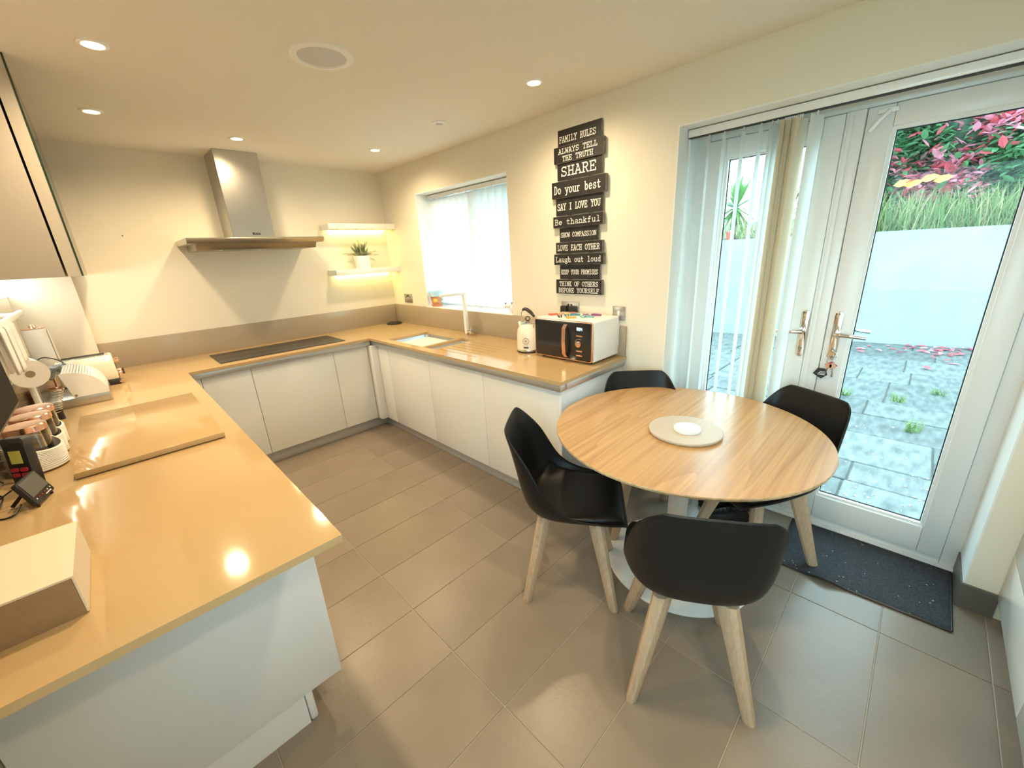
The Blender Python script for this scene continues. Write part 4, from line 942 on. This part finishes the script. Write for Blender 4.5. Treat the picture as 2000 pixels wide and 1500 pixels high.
dd = Vector((-.86, -.5, 0)).normalized(); dn = Vector((-dd.y, dd.x, 0)); dc = hc + dd * .0775 + Z * .085
MB().cyl(dc, dc + dd * .006, .021, n=26).build('gauge_bezel', M['copper'], kt); MB().cyl(dc + dd * .0055, dc + dd * .0068, .017, n=26).build('gauge_face', M['white_matt'], kt)
MB().cyl(dc + dd * .0066, dc + dd * .0076, .010, n=20).build('gauge_dial', M['steel'], kt)
lc_ = hc + dd * .0785 + Z * .040
nb = MB().prism([(-.016, -.004), (.016, -.004), (.016, .005), (-.016, .005)], lc_, dn, Z, dd, .0025).build('badge', M['black'], kt)

# trivet, pot, animal, plant
tv = empty('trivet', (-.115, -.13, ZC), 'black round trivet in the worktop corner', 'trivet')
MB().lathe([(0, 0), (.072, 0), (.078, .004), (.078, .010), (.072, .013), (0, .013)], (-.115, -.125, ZC), 36).build('disc', M['black'], tv, smooth=.6)
MB().lathe([(.060, .0125), (.0625, .016), (.065, .0125)], (-.115, -.125, ZC), 36, zfun=lambda t, j: 0).build('raised_ring', M['black'], tv, smooth=.8)
px, py = .040, -.715
pt = empty('terracotta_pot', (px, py, WZ0), 'terracotta pot with painted sun and blue rim on the window sill', 'plant pot')
MB().lathe([(0, .006), (.040, .006), (.056, .105), (.050, .105), (.04, .03), (0, .03)], (px, py, WZ0), 30).build('pot', M['terracotta'], pt, smooth=.6)
MB().lathe([(.058, .095), (.064, .098), (.067, .140), (.060, .140), (.055, .1)], (px, py, WZ0), 30, zfun=lambda t, j: 0).build('rim', M['sky_blue'], pt, smooth=.6)
MB().lathe([(0, 0), (.048, 0), (.052, .02), (.047, .02), (.044, .006), (0, .006)], (px, py, WZ0 + .0012), 30).build('saucer', M['terracotta'], pt, smooth=.6)
sdv = Vector((-.75, -.66, 0)); sdn = Vector((-sdv.y, sdv.x, 0)); so = Vector((px, py, WZ0 + .062)) + sdv * .0495
su = MB().cyl(so - sdv * .002, so + sdv * .003, .016, n=20).build('painted_sun', M['sun'], pt)
for k in range(12):
    t = 2 * PI * k / 12; dr = sdn * math.cos(t) + Z * math.sin(t); tn = sdn * -math.sin(t) + Z * math.cos(t)
    a = so + sdv * .002 + dr * .019
    bb = MB().add([a - tn * .0025, a + tn * .0025, a + dr * .010], [(0, 1, 2)]).build('sun_ray', M['sun'], su)
an = empty('cow_ornament', (.035, -1.755, WZ0), 'small white animal ornament with grey ears on the window sill', 'ornament')
def ball(mb, c, r, n=14):
    mb.lathe([(r[0] * math.sin(PI * k / 10) + (1e-7), -r[2] * math.cos(PI * k / 10)) for k in range(11)], c, n)
b_ = MB(); ball(b_, (.035, -1.748, WZ0 + .036), (.030, .03, .035)); b_.build('body', M['white'], an, smooth=1)
b_ = MB(); ball(b_, (.012, -1.722, WZ0 + .062), (.024, .02, .022)); hd2 = b_.build('head', M['white'], an, smooth=1)
b_ = MB(); ball(b_, (-.006, -1.706, WZ0 + .054), (.012, .012, .010)); b_.build('snout', mat('snout', (.72, .62, .56), .5), hd2, smooth=1)
for s_ in (-1, 1):
    b_ = MB(); ball(b_, (.014 + s_ * .018, -1.726 - s_ * .016, WZ0 + .080), (.008, .008, .008)); b_.build('ear', mat('ear_grey', (.22, .22, .23), .6), hd2, smooth=1)
pcx, pcy, pz = -.345, -.10, 1.425
pp_ = empty('potted_plant', (pcx, pcy, pz), 'grey green succulent in a square pale stone pot on the lower shelf', 'potted plant')
t_ = MB(); hb_, ht_ = .050, .057
t_.add([(pcx - hb_, pcy - hb_, pz), (pcx + hb_, pcy - hb_, pz), (pcx + hb_, pcy + hb_, pz), (pcx - hb_, pcy + hb_, pz), (pcx - ht_, pcy - ht_, pz + .118), (pcx + ht_, pcy - ht_, pz + .118), (pcx + ht_, pcy + ht_, pz + .118), (pcx - ht_, pcy + ht_, pz + .118)],
       [(0, 3, 2, 1), (4, 5, 6, 7), (0, 1, 5, 4), (1, 2, 6, 5), (2, 3, 7, 6), (3, 0, 4, 7)]); t_.build('pot', M['stone_pot'], pp_, bevel=.003)
q = random.Random(31)
for i in range(95):
    az = q.uniform(0, 2 * PI); el = q.uniform(.2, 1.4); L = q.uniform(.07, .15); d = Vector((math.cos(az) * math.cos(el), math.sin(az) * math.cos(el) * .7, math.sin(el)))
    a = Vector((pcx + q.uniform(-.035, .035), pcy + q.uniform(-.03, .03), pz + .112)); s = Vector((-math.sin(az), math.cos(az), 0)) * .011
    a2 = a + d * L * .55; MB().add([a, a2 + s, a + d * L, a2 - s, a2 + Z * .004], [(0, 1, 4), (1, 2, 4), (2, 3, 4), (3, 0, 4)]).build('leaf', M['leaf_grey'], pp_)
for az, el, L in ((2.9, .12, .19), (.35, .25, .15), (.0, .0, .17), (-.6, -.35, .13), (2.2, 1.1, .15), (.9, 1.0, .14), (3.6, .05, .15)):
    d = Vector((math.cos(az) * math.cos(el), -abs(math.sin(az)) * .3, math.sin(el))).normalized(); a = Vector((pcx, pcy - .01, pz + .12)); fr_ = MB()
    fr_.tube([a, a + d * L * .5 + Z * .01, a + d * L], [.002, .002, .001], 5)
    for k in range(14):
        p = a + d * L * (.25 + .055 * k)
        for k2 in range(3):
            n_ = Vector((q.uniform(-1, 1), q.uniform(-1, 1), q.uniform(-1, 1))) ; n_ = (n_ - d * n_.dot(d)).normalized() * .013
            fr_.add([p, p + n_ + d * .006, p + d * .005], [(0, 1, 2)])
    fr_.build('trailing_stem', M['leaf_brown'], pp_)

# ------------------------------------------------------------------ peninsula things
wsv = empty('worktop_saver', (-2.21, -1.74, ZC), 'large beige rectangular worktop saver slab lying on the peninsula', 'worktop saver')
MB().box(-2.425, -2.002, -2.125, -1.335, ZC + .004, ZC + .024).build('slab', M['worktop'], wsv, bevel=.0015)
for a in (-2.39, -2.04):
    for b in (-2.09, -1.37): MB().cyl((a, b, ZC), (a, b, ZC + .005), .012, n=12).build('foot', M['black'], wsv)
bx = empty('cardboard_box', (-2.49, -2.8, ZC), 'flat cardboard box with pale lid at the peninsula end', 'box')
box('tray', M['card'], bx, -2.598, -2.392, -2.928, -2.672, ZC, ZC + .086)
ld = MB(); ld.box(-2.598, -2.388, -2.926, -2.668, ZC + .086, ZC + .090); ld.box(-2.3915, -2.388, -2.926, -2.668, ZC + .002, ZC + .0859); ld.build('lid', M['card_white'], bx)

# canisters with copper lids in ribbed sleeves
for i, (cx, cy, lab) in enumerate(((-2.517, -1.885, 'glass canister with copper lid in white ribbed pot beside the black meter'), (-2.512, -1.742, 'glass canister with copper lid in white ribbed pot, middle of three'), (-2.512, -1.615, 'glass canister with copper lid in white ribbed pot beside the bread bin'))):
    c_ = empty('canister', (cx, cy, ZC), lab, 'canister', 'copper lidded canisters')
    sr = (.071, .062, .0575)[i] - .0575
    prof = [(0, .004), (.054 + sr, .004)]
    for k in range(12): prof += [(.0575 + .0002 * k + sr, .006 + k * .0075), (.0600 + .0002 * k + sr, .0095 + k * .0075)]
    prof += [(.0595 + sr, .098), (.056 + sr, .098), (.055 + sr, .05), (.054 + sr, .012), (0, .012)]
    nn = len(prof)
    MB().lathe(prof, (cx, cy, ZC), 40, zfun=lambda t, j: (.022 * math.cos(t - 2.6) * max(0, (prof[j][1] - .03) / .07))).build('ribbed_sleeve', M['ribbed'], c_, smooth=.9)
    MB().lathe([(0, .013), (.050, .013), (.052, .02), (.052, .142), (.049, .142), (.049, .018), (0, .018)], (cx, cy, ZC), 32).build('jar', M['jar'], c_, smooth=.6)
    MB().lathe([(0, .143), (.053, .143), (.055, .146), (.055, .163), (.052, .166), (.030, .1645), (0, .164)], (cx, cy, ZC), 36).build('lid', M['copper'], c_, smooth=.5)
    MB().cyl((cx, cy, ZC + .0185), (cx, cy, ZC + .10), .047, n=24).build('contents', mat('contents_%d' % i, ((.25, .18, .12), (.6, .5, .36), (.65, .58, .45))[i], .9), c_)

# meter + display
mt_ = empty('handheld_meter', (-2.535, -2.10, ZC), 'black handheld meter with yellow screen and red buttons leaning by the wall', 'meter')
fr0 = Vector((-2.535, -2.085, ZC)); fu_ = Vector((.05, .12, 1)).normalized(); fw = Vector((.80, -.60, 0)).normalized(); fn = fw.cross(fu_).normalized(); fn = -fn if fn.y > 0 else fn
MB().prism(rrect(.062, .155, .012), fr0 + fu_ * .085 - fn * .0, fw, fu_, -fn, .032).build('case', M['black'], mt_, bevel=.004)
MB().prism(rrect(.066, .03, .01), fr0 + fu_ * .160, fw, fu_, -fn, .036).build('sensor_head', mat('dark_grey_plastic', (.05, .05, .055), .45), mt_, bevel=.004)
MB().prism([(-.016, 0), (.016, 0), (.016, .042), (-.016, .042)], fr0 + fu_ * .092 + fn * .0012, fw, fu_, fn, .001).build('screen', M['lcd'], mt_)
for a, b in ((-.013, .055), (.013, .055), (-.013, .072), (.013, .072)): MB().prism(rrect(.02, .012, .003), fr0 + fu_ * b + fw * a + fn * .001, fw, fu_, fn, .003).build('button', M['red'], mt_)
dp = empty('energy_display', (-2.50, -2.215, ZC), 'small black energy display tilted on its stand beside the ribbed pot', 'display')
dw = Vector((.0285, .1047, 0)).normalized(); du = Vector((-.0264, .0072, .0752)).normalized(); dn_ = dw.cross(du).normalized(); dn_ = -dn_ if dn_.x < 0 else dn_
d0 = Vector((-2.4825, -2.216, ZC + .010))
MB().prism(rrect(.108, .080, .007), d0 + du * .040, dw, du, -dn_, .013).build('case', M['black'], dp, bevel=.002)
MB().prism([(-.047, .0), (.047, .0), (.047, .052), (-.047, .052)], d0 + du * .024 + dn_ * .0008, dw, du, dn_, .0006).build('screen', M['screen'], dp)
for i in range(6): MB().cyl(d0 + du * .015 + dw * (-.04 + i * .016) + dn_ * .0005, d0 + du * .015 + dw * (-.04 + i * .016) + dn_ * .0018, .0022, n=8).build('key', M['ink'] if i in (0, 4, 5) else M['red'], dp)
for i in range(3): MB().prism([(0, 0), (.008, 0), (.008, .003), (0, .003)], d0 + du * .006 + dw * (.005 + i * .011) + dn_ * .0005, dw, du, dn_, .0012).build('key_light', M['ink'], dp)
a = d0 + du * .05 - dn_ * .012; MB().tube([a, Vector((a.x - .045, a.y, ZC + .005))], .005, 6).build('stand', M['black'], dp)
for q_ in (-.045, .04): MB().tube([d0 + dw * q_ - dn_ * .006, d0 + dw * q_ - dn_ * .006 - Z * .0095], .004, 6).build('foot', M['black'], dp)
cb = MB(); 
cb.rope([(-2.545, -2.19, ZC + .05), (-2.58, -2.21, ZC + .03), (-2.585, -2.26, ZC + .006), (-2.55, -2.28, ZC + .004), (-2.53, -2.25, ZC + .02)], .0025, 6)
cb.rope([(-2.55, -2.10, ZC + .12), (-2.585, -2.13, ZC + .11), (-2.59, -2.19, ZC + .07), (-2.575, -2.15, ZC + .02), (-2.59, -2.24, ZC + .004)], .0025, 6)
cb.rope([(-2.548, -2.115, ZC + .14), (-2.58, -2.16, ZC + .12), (-2.575, -2.2, ZC + .1), (-2.59, -2.12, ZC + .09), (-2.57, -2.10, ZC + .05)], .0025, 6)
tag(cb.build('cable', M['black'], smooth=1), 'thin black cable coiled behind the energy display', 'cable')
# television
tv_ = empty('television', (-2.55, -2.2, 1.087), 'black flat television on the left wall above the worktop', 'television')
fxa = -2.505
MB().box(fxa - .03, fxa, -1.848, -2.62, 1.087, 1.52).build('case', M['black'], tv_, bevel=.004)
MB().box(fxa, fxa + .0012, -1.858, -2.61, 1.098, 1.511).build('screen', mat('tv_screen', (.014, .014, .014), .6, spec=.08), tv_)
MB().box(XL + .001, fxa - .03, -2.12, -2.35, 1.22, 1.40).build('wall_bracket', M['black'], tv_)

# bread bin
bb = empty('bread_bin', (-2.41, -.88, ZC), 'roll top bread bin with white quarter round side and steel base', 'bread bin')
bx0, bx1, by0, by1 = -2.555, -2.308, -1.0, -.70
MB().box(bx0, bx1, by0, by1, ZC, ZC + .046).build('base', M['steel'], bb, bevel=.004)
qr = [(0, 0)] + [(.132 * math.cos(t), .132 * math.sin(t)) for t in [PI / 2 * i / 16 * 1.12 for i in range(17)]]
for yy in (by0 + .001, by1 - .009): MB().prism(qr, (bx1 - .134, yy, ZC + .047), X, Z, Y, .008).build('side_plate', M['white'], bb)
MB().cyl((bx1 - .125, by0 - .001, ZC + .058), (bx1 - .125, by0 + .003, ZC + .058), .006, n=12).build('screw', M['steel_dark'], bb)
cx_, cz_ = bx1 - .134, ZC + .047
for i in range(20):
    t = PI / 2 * (i + .5) / 20 * 1.1; r = .127; c = Vector((cx_ + r * math.cos(t), 0, cz_ + r * math.sin(t))); tn = Vector((-math.sin(t), 0, math.cos(t))); nr = Vector((math.cos(t), 0, math.sin(t)))
    a = c - tn * .0048 - nr * .002; MB().add([a + Y * (by0 + .009), a + tn * .0096 + Y * (by0 + .009), a + tn * .0096 + Y * (by1 - .009), a + Y * (by1 - .009), c + nr * .003 - tn * .003 + Y * (by0 + .009), c + nr * .003 + tn * .003 + Y * (by0 + .009), c + nr * .003 + tn * .003 + Y * (by1 - .009), c + nr * .003 - tn * .003 + Y * (by1 - .009)],
        [(0, 1, 2, 3), (7, 6, 5, 4), (0, 4, 5, 1), (1, 5, 6, 2), (2, 6, 7, 3), (3, 7, 4, 0)]).build('lid_slat', M['white'], bb)
box('back_panel', M['steel'], bb, bx0, bx0 + .01, by0, by1, ZC + .046, ZC + .15)
# toaster
ts = empty('toaster', (-2.36, -.50, ZC), 'cream four slice toaster with chrome top and copper knobs', 'toaster')
MB().box(-2.50, -2.258, -.60, -.40, ZC, ZC + .035).build('base', M['black'], ts, bevel=.008)
tb_ = MB(); tp_ = [(-.095, .03), (.095, .03), (.100, .07), (.092, .15), (.07, .178), (-.07, .178), (-.092, .15), (-.100, .07)]
tb_.prism(tp_, (-2.505, -.50, ZC), Y, Z, X, .245); tb_.build('body', M['cream'], ts, bevel=.012, seg=3)
MB().box(-2.49, -2.275, -.56, -.44, ZC + .176, ZC + .182).build('top_plate', M['chrome'], ts, bevel=.002)
for yy in (-.538, -.512, -.486, -.46): MB().box(-2.475, -2.29, yy - .006, yy + .006, ZC + .1805, ZC + .1828).build('slot', M['gasket'], ts)
for yy in (-.55, -.45):
    MB().cyl((-2.262, yy, ZC + .06), (-2.238, yy, ZC + .06), .014, .013, 18).build('dial', M['copper'], ts, bevel=.001)
    MB().cyl((-2.240, yy, ZC + .06), (-2.228, yy, ZC + .06), .010, n=16).build('dial_cap', M['black'], ts)
    MB().box(-2.262, -2.236, yy - .012, yy + .012, ZC + .13, ZC + .142).build('lever', M['copper'], ts, bevel=.002)
    MB().box(-2.262, -2.258, yy - .003, yy + .003, ZC + .085, ZC + .145).build('lever_slot', M['gasket'], ts)
MB().box(-2.264, -2.24, -.60, -.57, ZC + .01, ZC + .024).build('crumb_tray', M['copper'], ts, bevel=.002)
# kitchen roll
kx2, ky2 = -2.545, -.33
kr_ = empty('kitchen_roll', (kx2, ky2, ZC), 'kitchen roll on a stand with copper top knob by the wall', 'kitchen roll')
MB().lathe([(0, 0), (.051, 0), (.053, .005), (.051, .01), (0, .01)], (kx2, ky2, ZC), 28).build('stand_base', M['copper'], kr_, smooth=.6)
MB().cyl((kx2, ky2, ZC + .01), (kx2, ky2, ZC + .375), .006, n=10).build('rod', M['copper'], kr_)
MB().lathe([(.02, .08), (.052, .08), (.053, .10), (.053, .355), (.052, .36), (.02, .36)], (kx2, ky2, ZC), 32).build('paper', M['paper'], kr_, smooth=.6)
MB().lathe([(0, .361), (.05, .361), (.05, .366), (.02, .37), (.012, .385), (0, .388)], (kx2, ky2, ZC), 28).build('top_knob', M['copper'], kr_, smooth=.7)
MB().grid(lambda u, v: (kx2 + .053 + .004 * v, ky2 - .02 + .05 * v, ZC + .10 + .25 * u), 6, 4).build('loose_sheet', M['paper'], kr_, smooth=1)
# towel rail
trl = empty('towel_rail', (-2.53, -1.3, 1.33), 'white wall rail with rounded end under the wall cabinet', 'towel rail')
MB().tube([(-2.505, -.95, 1.345), (-2.505, -.97, 1.343), (-2.505, -1.84, 1.335)], [.012, .014, .014], 10).build('bar', M['white'], trl, smooth=1)
for yy in (-1.0, -1.80): MB().cyl((XL, yy, 1.34), (-2.505, yy, 1.34), .009, n=10).build('bracket', M['white'], trl)
for i, (yy, wd, hh, lab) in enumerate(((-1.50, .10, .17, 'white tea towel hanging from the rail nearest the bread bin'), (-1.615, .10, .19, 'white tea towel hanging in the middle of the rail'), (-1.73, .10, .18, 'white tea towel hanging from the rail nearest the television'))):
    def tw_(u, v, yy=yy, wd=wd, hh=hh):
        a = -PI * .0 + u * 2 - 1; xx = -2.505; z = 1.335 + .0165 - (abs(a) ** 1.0) * hh
        return Vector((xx + (.0165 if a > 0 else -.0165) * min(1, abs(a) * 8) + .004 * math.sin(v * 14 + i), yy + (v - .5) * wd * (1 - .25 * abs(a)), z if abs(a) > .06 else 1.335 + .0165))
    o = MB().grid(tw_, 24, 14).build('tea_towel', M['cloth'], None, smooth=1.2); md = o.modifiers.new('s', 'SOLIDIFY'); md.thickness = .003
    tag(o, lab, 'towel', 'tea towels on the rail')
# paper roll on a stand in front of the television edge, whisk, cloth
pr = empty('paper_roll', (-2.555, -1.12, ZC), 'white paper roll lying sideways on a small upright stand', 'paper roll')
ax = Vector((.30, -.95, -.1)).normalized(); pc = Vector((-2.545, -1.14, 1.088))
u_ = ax.orthogonal().normalized(); 
rl = MB(); 
P0 = pc - ax * .05; P1 = pc + ax * .05
rl.cyl(P0, P1, .064, n=32); rl.build('paper', M['paper'], pr, smooth=.6)
MB().cyl(P1, P1 + ax * .002, .016, n=20).build('core', M['steel_dark'], pr)
MB().tube([(-2.55, -1.12, ZC + .004), (-2.55, -1.12, 1.05)], .012, 10).build('stem', M['white'], pr)
MB().lathe([(0, 0), (.044, 0), (.044, .008), (.014, .014), (0, .014)], (-2.55, -1.12, ZC), 24).build('foot', M['white'], pr, smooth=.6)
wk = empty('wire_whisk', (-2.49, -1.21, ZC), 'coiled wire whisk head standing beside the paper roll', 'whisk')
MB().tube([(-2.50 + .016 * math.cos(t * .9) + .0005 * t, -1.20 + .016 * math.sin(t * .9), ZC + .03 + t * .0016) for t in range(0, 70)], .0018, 5).build('coil', M['chrome'], wk, smooth=1)
MB().cyl((-2.49, -1.20, ZC), (-2.49, -1.20, ZC + .05), .012, n=12).build('handle', M['black'], wk)
cc = empty('measuring_cups', (-2.51, -.86, ZC), 'small copper measuring cup stack behind the paper roll', 'measuring cups')
for k in range(3): MB().lathe([(0, .0), (.022 + .003 * k, 0), (.026 + .003 * k, .03), (.023 + .003 * k, .03), (.02 + .003 * k, .004), (0, .004)], (-2.583, -.88, ZC + .05 * 0 + .034 * k), 20).build('cup', M['copper'], cc, smooth=.6)
gl = MB().grid(lambda u, v: (-2.545 + .12 * u + .012 * math.sin(v * 9), -.66 + .05 * v + .01 * math.sin(u * 8), ZC + .10 + .085 * math.sin(PI * min(max(u, .02), .98)) ** .5 * (1 - .5 * v) + .012 * math.sin(u * 11 + v * 5)), 16, 10).build('oven_glove', M['cloth_blue'], None, smooth=1.2)
md = gl.modifiers.new('s', 'SOLIDIFY'); md.thickness = .012; tag(gl, 'pale blue grey cloth glove lying between toaster and bread bin', 'oven glove')
cd = MB().rope([(-2.57, -.62, ZC + .20), (-2.53, -.58, ZC + .22), (-2.47, -.60, ZC + .19), (-2.44, -.62, ZC + .12), (-2.5, -.64, ZC + .005)], .003, 6).build('power_cable', M['black'], None, smooth=1); tag(cd, 'black appliance cord looping behind the toaster', 'cord')
